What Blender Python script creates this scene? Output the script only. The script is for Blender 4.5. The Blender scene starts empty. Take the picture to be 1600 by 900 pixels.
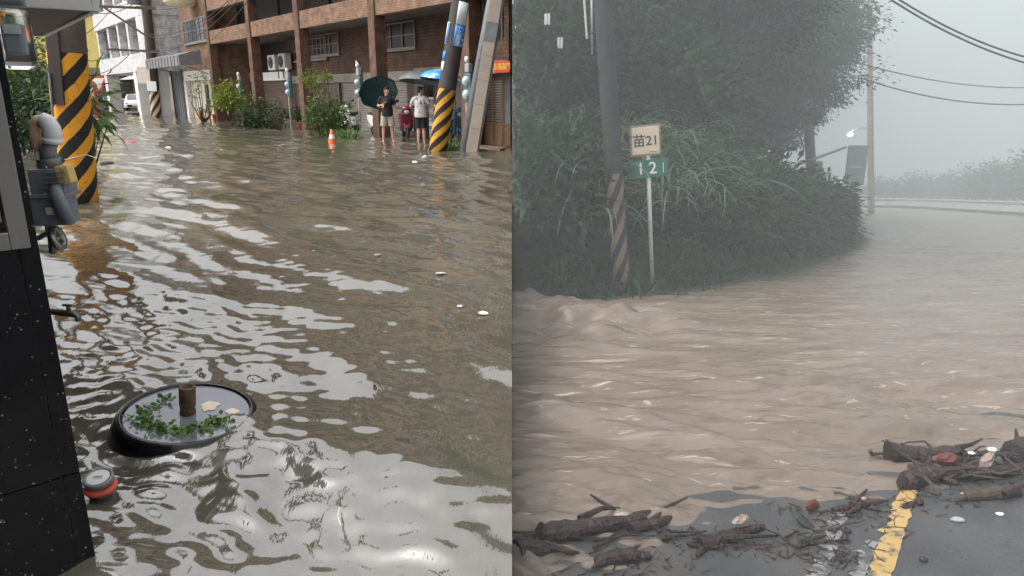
import bpy, bmesh, math, random
import numpy as np
from mathutils import Vector, Matrix
random.seed(7); rng = np.random.default_rng(7)
R = math.radians
sc = bpy.context.scene
COL = sc.collection

# ------------------------------------------------------------------ camera
FPX, HOR, H = 1100.0, 145.0, 1.5          # focal length in photo pixels, horizon row, eye height
P = math.atan((450 - HOR) / FPX)
cam_d = bpy.data.cameras.new('camera'); cam = bpy.data.objects.new('camera', cam_d); COL.objects.link(cam)
cam_d.sensor_width = 36; cam_d.lens = 36 * FPX / 1600
cam_d.clip_start = .05; cam_d.clip_end = 2000
cam.location = (0, 0, H); cam.rotation_euler = (math.pi / 2 - P, 0, 0)
sc.camera = cam

# ------------------------------------------------------------------ sky, sun, exposure
w = bpy.data.worlds.new('World'); sc.world = w; w.use_nodes = True
nt = w.node_tree; nt.nodes.clear()
sky = nt.nodes.new('ShaderNodeTexSky'); sky.sky_type = 'NISHITA'; sky.sun_disc = False
SUN_EL, SUN_ROT = 58, 258
sky.sun_elevation = R(SUN_EL); sky.sun_rotation = R(SUN_ROT)
sky.air_density = 1.0; sky.dust_density = 8.0; sky.ozone_density = 1.0
hs = nt.nodes.new('ShaderNodeHueSaturation'); hs.inputs['Saturation'].default_value = .26
bg = nt.nodes.new('ShaderNodeBackground'); bg.inputs[1].default_value = .145
ou = nt.nodes.new('ShaderNodeOutputWorld')
nt.links.new(sky.outputs[0], hs.inputs['Color']); nt.links.new(hs.outputs[0], bg.inputs[0]); nt.links.new(bg.outputs[0], ou.inputs[0])
sd = bpy.data.lights.new('sun', 'SUN'); sd.energy = .9; sd.angle = R(172); sd.color = (1, .97, .92)
sun = bpy.data.objects.new('sun', sd); COL.objects.link(sun)
dv = Vector((math.sin(R(SUN_ROT)) * math.cos(R(SUN_EL)), math.cos(R(SUN_ROT)) * math.cos(R(SUN_EL)), math.sin(R(SUN_EL))))
sun.rotation_euler = dv.to_track_quat('Z', 'Y').to_euler(); sun.location = (0, -5, 30)
vs = sc.view_settings; vs.view_transform = 'Standard'; vs.look = 'None'; vs.exposure = 0.8; vs.gamma = 1
sc.cycles.max_bounces = 8; sc.cycles.volume_bounces = 1

# ------------------------------------------------------------------ measuring the place
cP, sP = math.cos(P), math.sin(P)
def ray(px, py):
    a = (px - 800) / FPX; b = -(py - 450) / FPX
    return Vector((a, cP + b * sP, -sP + b * cP))
def G(px, py, z=0.0):                     # point on the flooded street
    d = ray(px, py); t = (z - H) / d.z
    return Vector((d.x * t, d.y * t, z))
K = math.tan(P - math.atan(150 / FPX))    # fall of the mountain road
def RG(px, py, up=0.0):                   # point on the mountain road
    d = ray(px, py); t = (H - up) / -(d.z + K * d.y)
    return Vector((d.x * t, d.y * t, -K * d.y * t + up))
def AT(px, py, Y):
    d = ray(px, py); t = Y / d.y
    return Vector((d.x * t, Y, H + d.z * t))
E0 = Vector((-1.35, 21.0, 0)); UX = Vector((-.622, .783, 0)).normalized(); VI = Vector((UX.y, -UX.x, 0))
ROWZ = math.atan2(UX.y, UX.x)             # the terrace's own axes: x along the facade, -y into the building
def FP(px, py, d):                        # (along facade, height) on the plane d metres inside the pillar line
    r = ray(px, py); n = VI; o = Vector((0, 0, H))
    t = ((E0 + VI * d) - o).dot(n) / r.dot(n); p = o + r * t
    return (p - E0).dot(UX), p.z
def LW(s, d, z=0): return E0 + UX * s + VI * d + Vector((0, 0, z))

# ------------------------------------------------------------------ mesh builder
class MB:
    def __init__(s): s.v = []; s.f = []; s.mi = []; s.m = 0
    def add(s, v, f):
        o = len(s.v); s.v += [tuple(p) for p in v]; s.f += [tuple(o + i for i in q) for q in f]; s.mi += [s.m] * len(f); return s
    def box(s, c, d, rot=None, taper=1.0):
        x, y, z = d[0] / 2, d[1] / 2, d[2] / 2; c = Vector(c); pts = []
        for i, (a, b, e) in enumerate([(-1,-1,-1),(1,-1,-1),(1,1,-1),(-1,1,-1),(-1,-1,1),(1,-1,1),(1,1,1),(-1,1,1)]):
            k = taper if e > 0 else 1
            p = Vector((a * x * k, b * y * k, e * z)); pts.append(c + (rot @ p if rot else p))
        return s.add(pts, [(0,3,2,1),(4,5,6,7),(0,1,5,4),(1,2,6,5),(2,3,7,6),(3,0,4,7)])
    def b(s, x0, x1, y0, y1, z0, z1):
        return s.box(((x0+x1)/2, (y0+y1)/2, (z0+z1)/2), (abs(x1-x0), abs(y1-y0), abs(z1-z0)))
    def cbox(s, c, d, bev=.02, rot=None):     # box with chamfered edges
        bm = bmesh.new(); bmesh.ops.create_cube(bm, size=1)
        for q in bm.verts: q.co = Vector((q.co.x * d[0], q.co.y * d[1], q.co.z * d[2]))
        bmesh.ops.bevel(bm, geom=bm.edges[:], offset=bev, segments=2, affect='EDGES', profile=.6)
        c = Vector(c); bm.verts.ensure_lookup_table(); bm.verts.index_update()
        s.add([c + (rot @ q.co if rot else q.co) for q in bm.verts], [[q.index for q in f.verts] for f in bm.faces]); bm.free(); return s
    def tube(s, pts, rad, n=8, caps=True, sx=1.0):
        pts = [Vector(p) for p in pts]; m = len(pts)
        if not hasattr(rad, '__len__'): rad = [rad] * m
        vs = []; fs = []; prev = None
        for i, p in enumerate(pts):
            t = (pts[min(i+1, m-1)] - pts[max(i-1, 0)])
            t = t.normalized() if t.length > 1e-9 else Vector((0,0,1))
            if prev is None:
                a = Vector((1,0,0)) if abs(t.x) < .9 else Vector((0,1,0))
                a = (a - t * a.dot(t)).normalized()
            else:
                a = prev - t * prev.dot(t); a = a.normalized() if a.length > 1e-6 else t.orthogonal().normalized()
            prev = a; bq = t.cross(a)
            for k in range(n):
                g = 2 * math.pi * k / n; vs.append(p + (a * math.cos(g) * sx + bq * math.sin(g)) * rad[i])
        for i in range(m - 1):
            for k in range(n):
                j = (k + 1) % n; fs.append((i*n+k, i*n+j, (i+1)*n+j, (i+1)*n+k))
        if caps: fs += [tuple(range(n))[::-1], tuple((m-1)*n + k for k in range(n))]
        return s.add(vs, fs)
    def caps(s, a, b, ra, rb, n=10, sx=1.0):      # tapered capsule
        a, b = Vector(a), Vector(b); t = (b - a); t = t.normalized() if t.length > 1e-6 else Vector((0,0,1)); pts = []; rr = []
        for g in (88, 60, 30): pts.append(a - t * ra * math.sin(R(g))); rr.append(max(ra * math.cos(R(g)), 1e-4))
        pts.append(a); rr.append(ra); pts.append(b); rr.append(rb)
        for g in (30, 60, 88): pts.append(b + t * rb * math.sin(R(g))); rr.append(max(rb * math.cos(R(g)), 1e-4))
        return s.tube(pts, rr, n, True, sx)
    def ell(s, c, r, n=14, m=8, rot=None, z0=-90, z1=90):
        c = Vector(c); vs = []; fs = []
        for i in range(m + 1):
            la = R(z0 + (z1 - z0) * i / m)
            for k in range(n):
                lo = 2 * math.pi * k / n; p = Vector((math.cos(la)*math.cos(lo)*r[0], math.cos(la)*math.sin(lo)*r[1], math.sin(la)*r[2]))
                vs.append(c + (rot @ p if rot else p))
        for i in range(m):
            for k in range(n): j = (k+1) % n; fs.append((i*n+k, i*n+j, (i+1)*n+j, (i+1)*n+k))
        fs += [tuple(range(n))[::-1], tuple(m*n + k for k in range(n))]
        return s.add(vs, fs)
    def lathe(s, prof, n=24, c=(0,0,0), rot=None):
        c = Vector(c); vs = []; fs = []; m = len(prof)
        for r, z in prof:
            for k in range(n):
                g = 2*math.pi*k/n; p = Vector((r*math.cos(g), r*math.sin(g), z)); vs.append(c + (rot @ p if rot else p))
        for i in range(m-1):
            for k in range(n): j = (k+1) % n; fs.append((i*n+k, i*n+j, (i+1)*n+j, (i+1)*n+k))
        return s.add(vs, fs)
    def prism(s, poly, axis, a, b):               # 2D outline extruded along an axis ('x','y','z')
        def mk(p, t): return {'x': (t, p[0], p[1]), 'y': (p[0], t, p[1]), 'z': (p[0], p[1], t)}[axis]
        n = len(poly); vs = [mk(p, a) for p in poly] + [mk(p, b) for p in poly]
        fs = [tuple(range(n))[::-1], tuple(range(n, 2*n))] + [(i, (i+1) % n, n + (i+1) % n, n + i) for i in range(n)]
        return s.add(vs, fs)
    def loft(s, rings, caps=True):
        n = len(rings[0]); vs = [p for r in rings for p in r]; fs = []
        for i in range(len(rings)-1):
            for k in range(n): j = (k+1) % n; fs.append((i*n+k, i*n+j, (i+1)*n+j, (i+1)*n+k))
        if caps: fs += [tuple(range(n))[::-1], tuple((len(rings)-1)*n + k for k in range(n))]
        return s.add(vs, fs)
    def build(s, name, mat, parent=None, smooth=False, bevel=0, recalc=True):
        me = bpy.data.meshes.new(name); me.from_pydata([tuple(v) for v in s.v], [], s.f)
        for m in (mat if isinstance(mat, (list, tuple)) else [mat]): me.materials.append(m)
        if any(s.mi): me.polygons.foreach_set('material_index', s.mi)
        if recalc:
            bm = bmesh.new(); bm.from_mesh(me); bmesh.ops.recalc_face_normals(bm, faces=bm.faces)
            if bevel: bmesh.ops.bevel(bm, geom=[e for e in bm.edges if len(e.link_faces) == 2 and e.calc_face_angle() > .6], offset=bevel, segments=2, affect='EDGES', profile=.6)
            bm.to_mesh(me); bm.free()
        if smooth: me.polygons.foreach_set('use_smooth', [True] * len(me.polygons))
        return link(name, me, parent)
def link(name, me, parent=None):
    o = bpy.data.objects.new(name, me); COL.objects.link(o)
    if parent is not None: o.parent = parent
    return o
def tag(o, label=None, cat=None, group=None, kind=None):
    if label: o['label'] = label
    if cat: o['category'] = cat
    if group: o['group'] = group
    if kind: o['kind'] = kind
    return o
def thing(name, label, cat, loc=(0,0,0), rz=0, group=None):
    o = bpy.data.objects.new(name, None); COL.objects.link(o); o.empty_display_size = .1
    o.location = loc; o.rotation_euler = (0, 0, rz)
    return tag(o, label, cat, group)
def copy_tree(o, parent=None):
    c = o.copy(); COL.objects.link(c); c.parent = parent
    for ch in list(o.children): copy_tree(ch, c)
    return c
def text_mesh(body, size):
    cu = bpy.data.curves.new('txt', 'FONT'); cu.body = body; cu.size = size; cu.align_x = 'CENTER'; cu.align_y = 'CENTER'; cu.extrude = .001; cu.offset = size * .012
    cu.resolution_u = 3
    o = bpy.data.objects.new('txt', cu); COL.objects.link(o)
    dg = bpy.context.evaluated_depsgraph_get(); me = bpy.data.meshes.new_from_object(o.evaluated_get(dg))
    bpy.data.objects.remove(o); me.name = 'lettering'; me.materials.clear(); return me

def lean_to(o, d): o.rotation_euler = Vector((0, 0, 1)).rotation_difference(Vector(d).normalized()).to_euler()
# ------------------------------------------------------------------ materials
def mat(name, col, rough=.6, var=.25, vs=6.0, bump=0.0, bs=30.0, metal=0.0, spec=.5, col2=None, coat=0.0, emis=None, stretch=(1,1,1), wet=0.0):
    m = bpy.data.materials.new(name); m.use_nodes = True; n = m.node_tree; L = n.links; p = n.nodes['Principled BSDF']
    p.inputs['Roughness'].default_value = rough; p.inputs['Metallic'].default_value = metal
    p.inputs['Specular IOR Level'].default_value = spec; p.inputs['Coat Weight'].default_value = coat; p.inputs['Coat Roughness'].default_value = .12
    tc = n.nodes.new('ShaderNodeTexCoord'); mp = n.nodes.new('ShaderNodeMapping'); mp.inputs['Scale'].default_value = stretch
    L.new(tc.outputs['Object'], mp.inputs[0])
    nz = n.nodes.new('ShaderNodeTexNoise'); nz.inputs['Scale'].default_value = vs; nz.inputs['Detail'].default_value = 6; nz.inputs['Roughness'].default_value = .65
    L.new(mp.outputs[0], nz.inputs['Vector'])
    rp = n.nodes.new('ShaderNodeValToRGB'); rp.color_ramp.elements[0].position = .3; rp.color_ramp.elements[1].position = .7
    c2 = col2 or tuple(min(1, c * (1 + var)) for c in col); c1 = tuple(c * (1 - var) for c in col)
    rp.color_ramp.elements[0].color = (*c1, 1); rp.color_ramp.elements[1].color = (*c2, 1)
    L.new(nz.outputs['Fac'], rp.inputs[0]); L.new(rp.outputs[0], p.inputs['Base Color'])
    if bump:
        nb = n.nodes.new('ShaderNodeTexNoise'); nb.inputs['Scale'].default_value = bs; nb.inputs['Detail'].default_value = 5
        L.new(mp.outputs[0], nb.inputs['Vector'])
        bu = n.nodes.new('ShaderNodeBump'); bu.inputs['Strength'].default_value = bump; bu.inputs['Distance'].default_value = .02
        L.new(nb.outputs['Fac'], bu.inputs['Height']); L.new(bu.outputs[0], p.inputs['Normal'])
    if emis: p.inputs['Emission Color'].default_value = (*emis[0], 1); p.inputs['Emission Strength'].default_value = emis[1]
    return m
def brick_mat(name, c1, c2, mortar, bw=.22, rh=.075, ms=.012, vertical=False, rough=.75, bump=.6):
    m = mat(name, c1, rough); n = m.node_tree; L = n.links; p = n.nodes['Principled BSDF']
    tc = n.nodes.new('ShaderNodeTexCoord'); sx = n.nodes.new('ShaderNodeSeparateXYZ'); L.new(tc.outputs['Object'], sx.inputs[0])
    ad = n.nodes.new('ShaderNodeMath'); L.new(sx.outputs[0], ad.inputs[0]); L.new(sx.outputs[1], ad.inputs[1])
    cb = n.nodes.new('ShaderNodeCombineXYZ')
    L.new((sx.outputs[2] if vertical else ad.outputs[0]), cb.inputs[0]); L.new((ad.outputs[0] if vertical else sx.outputs[2]), cb.inputs[1])
    br = n.nodes.new('ShaderNodeTexBrick'); br.inputs['Scale'].default_value = 1; br.inputs['Brick Width'].default_value = bw; br.inputs['Row Height'].default_value = rh
    br.inputs['Mortar Size'].default_value = ms; br.inputs['Mortar Smooth'].default_value = .2; br.inputs['Bias'].default_value = 0
    br.inputs['Color1'].default_value = (*c1, 1); br.inputs['Color2'].default_value = (*c2, 1); br.inputs['Mortar'].default_value = (*mortar, 1)
    L.new(cb.outputs[0], br.inputs['Vector'])
    nz = n.nodes.new('ShaderNodeTexNoise'); nz.inputs['Scale'].default_value = 3.0; nz.inputs['Detail'].default_value = 8; L.new(tc.outputs['Object'], nz.inputs['Vector'])
    mr = n.nodes.new('ShaderNodeMapRange'); mr.inputs[1].default_value = .3; mr.inputs[2].default_value = .7; mr.inputs[3].default_value = .55; mr.inputs[4].default_value = 1.25; L.new(nz.outputs['Fac'], mr.inputs[0])
    mx = n.nodes.new('ShaderNodeVectorMath'); mx.operation = 'SCALE'; L.new(br.outputs['Color'], mx.inputs[0]); L.new(mr.outputs[0], mx.inputs['Scale'])
    L.new(mx.outputs[0], p.inputs['Base Color'])
    bu = n.nodes.new('ShaderNodeBump'); bu.inputs['Strength'].default_value = bump; bu.inputs['Distance'].default_value = .01; bu.invert = True
    L.new(br.outputs['Fac'], bu.inputs['Height']); L.new(bu.outputs[0], p.inputs['Normal'])
    return m
def leaf_mat(name, c, c2, gloss=.4):
    m = bpy.data.materials.new(name); m.use_nodes = True; n = m.node_tree; L = n.links; p = n.nodes['Principled BSDF']; out = n.nodes['Material Output']
    g = n.nodes.new('ShaderNodeNewGeometry'); rp = n.nodes.new('ShaderNodeValToRGB')
    rp.color_ramp.elements[0].color = (*c, 1); rp.color_ramp.elements[1].color = (*c2, 1)
    tcl = n.nodes.new('ShaderNodeTexCoord'); nl = n.nodes.new('ShaderNodeTexNoise'); nl.inputs['Scale'].default_value = 1.3; nl.inputs['Detail'].default_value = 2; L.new(tcl.outputs['Object'], nl.inputs['Vector']); nm = n.nodes.new('ShaderNodeMath'); nm.operation = 'MULTIPLY_ADD'; nm.inputs[1].default_value = 1.7; nm.inputs[2].default_value = -.75; L.new(nl.outputs['Fac'], nm.inputs[0]); sm = n.nodes.new('ShaderNodeMath'); sm.use_clamp = True; L.new(nm.outputs[0], sm.inputs[0])
    oi = n.nodes.new('ShaderNodeObjectInfo'); ad = n.nodes.new('ShaderNodeMath'); ad.operation = 'MULTIPLY_ADD'; ad.inputs[1].default_value = .6
    ml = n.nodes.new('ShaderNodeMath'); ml.operation = 'MULTIPLY'; ml.inputs[1].default_value = .3; L.new(oi.outputs['Random'], ml.inputs[0])
    L.new(g.outputs['Random Per Island'], ad.inputs[0]); L.new(ml.outputs[0], ad.inputs[2]); L.new(ad.outputs[0], sm.inputs[1]); L.new(sm.outputs[0], rp.inputs[0])
    L.new(rp.outputs[0], p.inputs['Base Color']); p.inputs['Roughness'].default_value = gloss; p.inputs['Specular IOR Level'].default_value = .28
    tr = n.nodes.new('ShaderNodeBsdfTranslucent'); L.new(rp.outputs[0], tr.inputs[0])
    mx = n.nodes.new('ShaderNodeMixShader'); mx.inputs[0].default_value = .3; L.new(p.outputs[0], mx.inputs[1]); L.new(tr.outputs[0], mx.inputs[2]); L.new(mx.outputs[0], out.inputs['Surface'])
    return m
def glass_mat(name, col=(.9,.95,.95), rough=.05, alpha=None):
    m = bpy.data.materials.new(name); m.use_nodes = True; n = m.node_tree; p = n.nodes['Principled BSDF']
    p.inputs['Base Color'].default_value = (*col, 1); p.inputs['Roughness'].default_value = rough
    if alpha is None: p.inputs['Transmission Weight'].default_value = 1; p.inputs['IOR'].default_value = 1.3
    else: p.inputs['Alpha'].default_value = alpha
    return m
def stripe_mat(name, ca, cb, pitch, turn, z_top, base, wear=.35, z0=0.0, ph=0.0):
    # paint wound round a pole: two colours below z_top, bare concrete above
    m = mat(name, base, .7, .25, 5, .2, 40); n = m.node_tree; L = n.links; p = n.nodes['Principled BSDF']
    conc = p.inputs['Base Color'].links[0].from_socket
    tc = n.nodes.new('ShaderNodeTexCoord'); sx = n.nodes.new('ShaderNodeSeparateXYZ'); L.new(tc.outputs['Object'], sx.inputs[0])
    at = n.nodes.new('ShaderNodeMath'); at.operation = 'ARCTAN2'; L.new(sx.outputs[1], at.inputs[0]); L.new(sx.outputs[0], at.inputs[1])
    a = n.nodes.new('ShaderNodeMath'); a.operation = 'MULTIPLY_ADD'; a.inputs[1].default_value = turn / (2 * math.pi); L.new(at.outputs[0], a.inputs[0])
    zz = n.nodes.new('ShaderNodeMath'); zz.operation = 'MULTIPLY_ADD'; zz.inputs[1].default_value = 1 / pitch; zz.inputs[2].default_value = ph; L.new(sx.outputs[2], zz.inputs[0]); L.new(zz.outputs[0], a.inputs[2])
    nz = n.nodes.new('ShaderNodeTexNoise'); nz.inputs['Scale'].default_value = 7; nz.inputs['Detail'].default_value = 4; L.new(tc.outputs['Object'], nz.inputs['Vector'])
    wv = n.nodes.new('ShaderNodeMath'); wv.operation = 'MULTIPLY_ADD'; wv.inputs[1].default_value = .12; L.new(nz.outputs['Fac'], wv.inputs[0]); L.new(a.outputs[0], wv.inputs[2])
    fr = n.nodes.new('ShaderNodeMath'); fr.operation = 'FRACT'; L.new(wv.outputs[0], fr.inputs[0])
    gt = n.nodes.new('ShaderNodeMath'); gt.operation = 'GREATER_THAN'; gt.inputs[1].default_value = .5; L.new(fr.outputs[0], gt.inputs[0])
    m1 = n.nodes.new('ShaderNodeMix'); m1.data_type = 'RGBA'; m1.inputs[6].default_value = (*ca, 1); m1.inputs[7].default_value = (*cb, 1); L.new(gt.outputs[0], m1.inputs[0])
    n2 = n.nodes.new('ShaderNodeTexNoise'); n2.inputs['Scale'].default_value = 18; n2.inputs['Detail'].default_value = 8; n2.inputs['Roughness'].default_value = .7; L.new(tc.outputs['Object'], n2.inputs['Vector'])
    r2 = n.nodes.new('ShaderNodeMapRange'); r2.inputs[1].default_value = .56; r2.inputs[2].default_value = .62; r2.inputs[4].default_value = wear; L.new(n2.outputs['Fac'], r2.inputs[0])
    m2 = n.nodes.new('ShaderNodeMix'); m2.data_type = 'RGBA'; m2.inputs[7].default_value = (.09, .06, .04, 1); L.new(r2.outputs[0], m2.inputs[0]); L.new(m1.outputs[2], m2.inputs[6])
    tp = n.nodes.new('ShaderNodeMath'); tp.operation = 'GREATER_THAN'; tp.inputs[1].default_value = z_top; L.new(sx.outputs[2], tp.inputs[0])
    m3 = n.nodes.new('ShaderNodeMix'); m3.data_type = 'RGBA'; L.new(tp.outputs[0], m3.inputs[0]); L.new(m2.outputs[2], m3.inputs[6]); L.new(conc, m3.inputs[7])
    L.new(m3.outputs[2], p.inputs['Base Color']); return m

M = {}
M['brick_tan'] = brick_mat('brick_tan', (.29,.165,.10), (.22,.12,.07), (.14,.095,.065))
M['brick_brown'] = brick_mat('brick_brown', (.13,.062,.036), (.09,.042,.026), (.05,.032,.022), .24, .11, .016)
M['brick_pillar'] = brick_mat('brick_pillar', (.20,.105,.065), (.135,.068,.042), (.08,.05,.034), .5, .07, .012, vertical=True, bump=.9)
M['white_tile'] = brick_mat('white_tile', (.72,.72,.72), (.66,.66,.67), (.45,.45,.46), .3, .11, .012, rough=.4, bump=.3)
M['grey_tile'] = brick_mat('grey_tile', (.16,.16,.17), (.12,.12,.13), (.07,.07,.075), .3, .11, .014, rough=.5, bump=.3)
M['white_paint'] = mat('white_paint', (.74,.73,.70), .6, .1, 2, .1)
M['cream'] = mat('cream', (.70,.62,.42), .7, .12, 2)
M['yellow_wall'] = mat('yellow_wall', (.78,.64,.22), .7, .1, 2)
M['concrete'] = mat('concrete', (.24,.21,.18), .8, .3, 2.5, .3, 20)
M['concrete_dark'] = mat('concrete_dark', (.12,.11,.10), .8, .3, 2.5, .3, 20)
M['slat_brown'] = mat('slat_brown', (.13,.10,.08), .5, .2, 2, stretch=(1,1,6))
M['slat_grey'] = mat('slat_grey', (.23,.21,.19), .5, .2, 2, stretch=(1,1,6))
M['slat_white'] = mat('slat_white', (.72,.68,.60), .5, .08, 2)
M['slat_cream'] = mat('slat_cream', (.70,.54,.34), .5, .1, 2)
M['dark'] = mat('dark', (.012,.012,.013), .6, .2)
M['black'] = mat('black', (.015,.015,.016), .4, .3)
M['steel'] = mat('steel', (.30,.28,.26), .28, .12, 3, .05, 60, metal=.85, stretch=(1,1,.15))
M['grey_metal'] = mat('grey_metal', (.23,.24,.25), .45, .2, 4, metal=.3)
M['grey_paint'] = mat('grey_paint', (.30,.32,.34), .5, .15, 5)
M['beige_paint'] = mat('beige_paint', (.42,.36,.30), .6, .12, 3)
M['teal'] = mat('teal', (.07,.16,.17), .45, .2, 8)
M['pvc'] = mat('pvc', (.66,.60,.52), .4, .12, 8)
M['pvc_peach'] = mat('pvc_peach', (.74,.50,.33), .45, .12, 10)
M['pvc_white'] = mat('pvc_white', (.78,.78,.78), .35, .1, 10)
M['window'] = mat('window', (.018,.019,.020), .3, .4, 1.2, spec=.25)
M['window_grey'] = mat('window_grey', (.10,.11,.12), .15, .4, 1.0, spec=.6)
M['alu'] = mat('alu', (.17,.16,.15), .4, .15, 8, metal=.4)
M['wood'] = mat('wood', (.12,.07,.035), .5, .3, 4, stretch=(1,1,.2))
M['wood_pole'] = mat('wood_pole', (.10,.075,.055), .8, .35, 6, .4, 30, stretch=(4,4,.3))
M['red'] = mat('red', (.55,.05,.03), .5, .2, 6)
M['red_pot'] = mat('red_pot', (.42,.06,.035), .5, .2, 6)
M['gold'] = mat('gold', (.75,.45,.06), .5, .2, 9)
M['orange'] = mat('orange', (.80,.13,.03), .5, .15, 9)
M['white_plastic'] = mat('white_plastic', (.75,.75,.73), .35, .08, 6)
M['ac_white'] = mat('ac_white', (.62,.58,.52), .45, .12, 6)
M['tyre'] = mat('tyre', (.018,.018,.018), .7, .2, 20)
M['rubber_wet'] = mat('rubber_wet', (.006,.006,.007), .22, .4, 6, .25, 14, spec=.5)
M['rust'] = mat('rust', (.115,.06,.03), .55, .5, 18, .5, 60, metal=.35, col2=(.19,.12,.07))
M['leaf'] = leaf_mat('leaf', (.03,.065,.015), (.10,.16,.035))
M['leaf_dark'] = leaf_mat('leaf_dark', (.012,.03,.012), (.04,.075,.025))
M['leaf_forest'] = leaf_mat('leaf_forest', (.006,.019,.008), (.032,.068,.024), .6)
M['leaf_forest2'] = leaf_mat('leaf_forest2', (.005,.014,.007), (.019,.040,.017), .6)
M['brick_upper'] = brick_mat('brick_upper', (.17,.135,.10), (.13,.105,.08), (.09,.08,.065))
M['leaf_yellow'] = leaf_mat('leaf_yellow', (.10,.15,.025), (.22,.27,.05))
M['grass_blade'] = leaf_mat('grass_blade', (.04,.075,.034), (.21,.27,.17), .35)
M['weed'] = leaf_mat('weed', (.05,.10,.02), (.17,.30,.07), .3)
M['weed_dark'] = leaf_mat('weed_dark', (.012,.030,.010), (.07,.11,.04), .5)
M['bark'] = mat('bark', (.05,.038,.028), .85, .35, 10, .5, 30, stretch=(1,1,.3))
M['driftwood'] = mat('driftwood', (.030,.018,.015), .5, .5, 14, .9, 45, spec=.4, stretch=(1,1,1))
M['cable'] = mat('cable', (.015,.015,.016), .5, .1)
M['glass'] = glass_mat('glass')
M['skin'] = mat('skin', (.52,.31,.22), .5, .1, 9)
M['hair'] = mat('hair', (.012,.010,.009), .45, .3, 40)
# ================================================================== waves
def wavefield(N, L, lam, th, spread, seed, bw=.5):
    g = np.random.default_rng(seed); k = 2 * np.pi * np.fft.fftfreq(N, L / N); kx, ky = np.meshgrid(k, k, indexing='ij')
    kk = np.hypot(kx, ky) + 1e-9; k0 = 2 * np.pi / lam
    amp = np.exp(-((kk - k0) / (bw * k0)) ** 2) * np.abs(np.cos(np.arctan2(ky, kx) - th)) ** spread
    f = np.fft.ifft2(amp * (g.normal(size=(N, N)) + 1j * g.normal(size=(N, N)))).real
    return f / f.std(), L
def samp(fl, x, y):
    f, L = fl; N = f.shape[0]; u = (x / L % 1) * N; v = (y / L % 1) * N
    i = np.floor(u).astype(int); j = np.floor(v).astype(int); a = u - i; b = v - j; i1 = (i + 1) % N; j1 = (j + 1) % N; i %= N; j %= N
    return f[i, j]*(1-a)*(1-b) + f[i1, j]*a*(1-b) + f[i, j1]*(1-a)*b + f[i1, j1]*a*b
def grid_mesh(name, X, Y, Z, m):
    r, c = X.shape; me = bpy.data.meshes.new(name); n = r * c
    me.vertices.add(n); me.vertices.foreach_set('co', np.stack([X, Y, Z], -1).astype(np.float32).ravel())
    i = np.arange(n).reshape(r, c); q = np.stack([i[:-1, :-1], i[:-1, 1:], i[1:, 1:], i[1:, :-1]], -1).reshape(-1, 4)
    me.loops.add(q.size); me.loops.foreach_set('vertex_index', q.ravel().astype(np.int32))
    me.polygons.add(len(q)); me.polygons.foreach_set('loop_start', np.arange(0, q.size, 4, dtype=np.int32)); me.polygons.foreach_set('loop_total', np.full(len(q), 4, dtype=np.int32))
    me.update(calc_edges=True); me.polygons.foreach_set('use_smooth', np.ones(len(q), dtype=bool)); me.materials.append(m)
    return link(name, me)
def water_mat(name, c1, c2, rough, ior, bsc, bst, stretch=(1,1,1), scale=1.5, rot=0, dist=.01):
    m = bpy.data.materials.new(name); m.use_nodes = True; n = m.node_tree; L = n.links; p = n.nodes['Principled BSDF']
    p.inputs['Roughness'].default_value = rough; p.inputs['IOR'].default_value = ior
    tc = n.nodes.new('ShaderNodeTexCoord'); mp = n.nodes.new('ShaderNodeMapping'); mp.inputs['Scale'].default_value = stretch; mp.inputs['Rotation'].default_value = (0, 0, rot); L.new(tc.outputs['Object'], mp.inputs[0])
    nz = n.nodes.new('ShaderNodeTexNoise'); nz.inputs['Scale'].default_value = scale; nz.inputs['Detail'].default_value = 6; nz.inputs['Distortion'].default_value = .6; L.new(mp.outputs[0], nz.inputs['Vector'])
    rp = n.nodes.new('ShaderNodeValToRGB'); rp.color_ramp.elements[0].position = .32; rp.color_ramp.elements[1].position = .68
    rp.color_ramp.elements[0].color = (*c1, 1); rp.color_ramp.elements[1].color = (*c2, 1); L.new(nz.outputs['Fac'], rp.inputs[0]); L.new(rp.outputs[0], p.inputs['Base Color'])
    nb = n.nodes.new('ShaderNodeTexNoise'); nb.inputs['Scale'].default_value = bsc; nb.inputs['Detail'].default_value = 3; L.new(mp.outputs[0], nb.inputs['Vector'])
    bu = n.nodes.new('ShaderNodeBump'); bu.inputs['Strength'].default_value = bst; bu.inputs['Distance'].default_value = dist; L.new(nb.outputs['Fac'], bu.inputs['Height']); L.new(bu.outputs[0], p.inputs['Normal'])
    return m

# ================================================================== flooded street
BASE_C = G(293, 655)                                  # the round stand in the water
rows, cols = 900, 430
yy = .7 * (170 / .7) ** (np.arange(rows) / (rows - 1)); tt = -np.linspace(0, 1, cols) ** 1.15 * 1.7
Yg = np.repeat(yy[:, None], cols, 1); Xg = yy[:, None] * tt[None, :] 
TH = R(46)
w1 = wavefield(512, 14, 1.05, TH, 6, 1); w2 = wavefield(512, 7, .42, TH - .15, 3, 2); w3 = wavefield(512, 3.1, .15, TH + .3, 1, 3); w4 = wavefield(256, 30, 4.0, TH, 2, 4)
dist = np.hypot(Xg, Yg)
calm = np.clip((Xg + 2.2) / 2.0, 0, 1) * np.clip((9 - Yg) / 4, 0, 1)          # smoother water out in the open, rougher by the wall
agit = np.exp(-((Xg + 1.9) / 1.0) ** 2 - ((Yg - 3.4) / 2.2) ** 2) + .8 * np.exp(-((Yg - 2.0) / .8) ** 2)
near = np.exp(-(dist / 26) ** 2)
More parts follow.
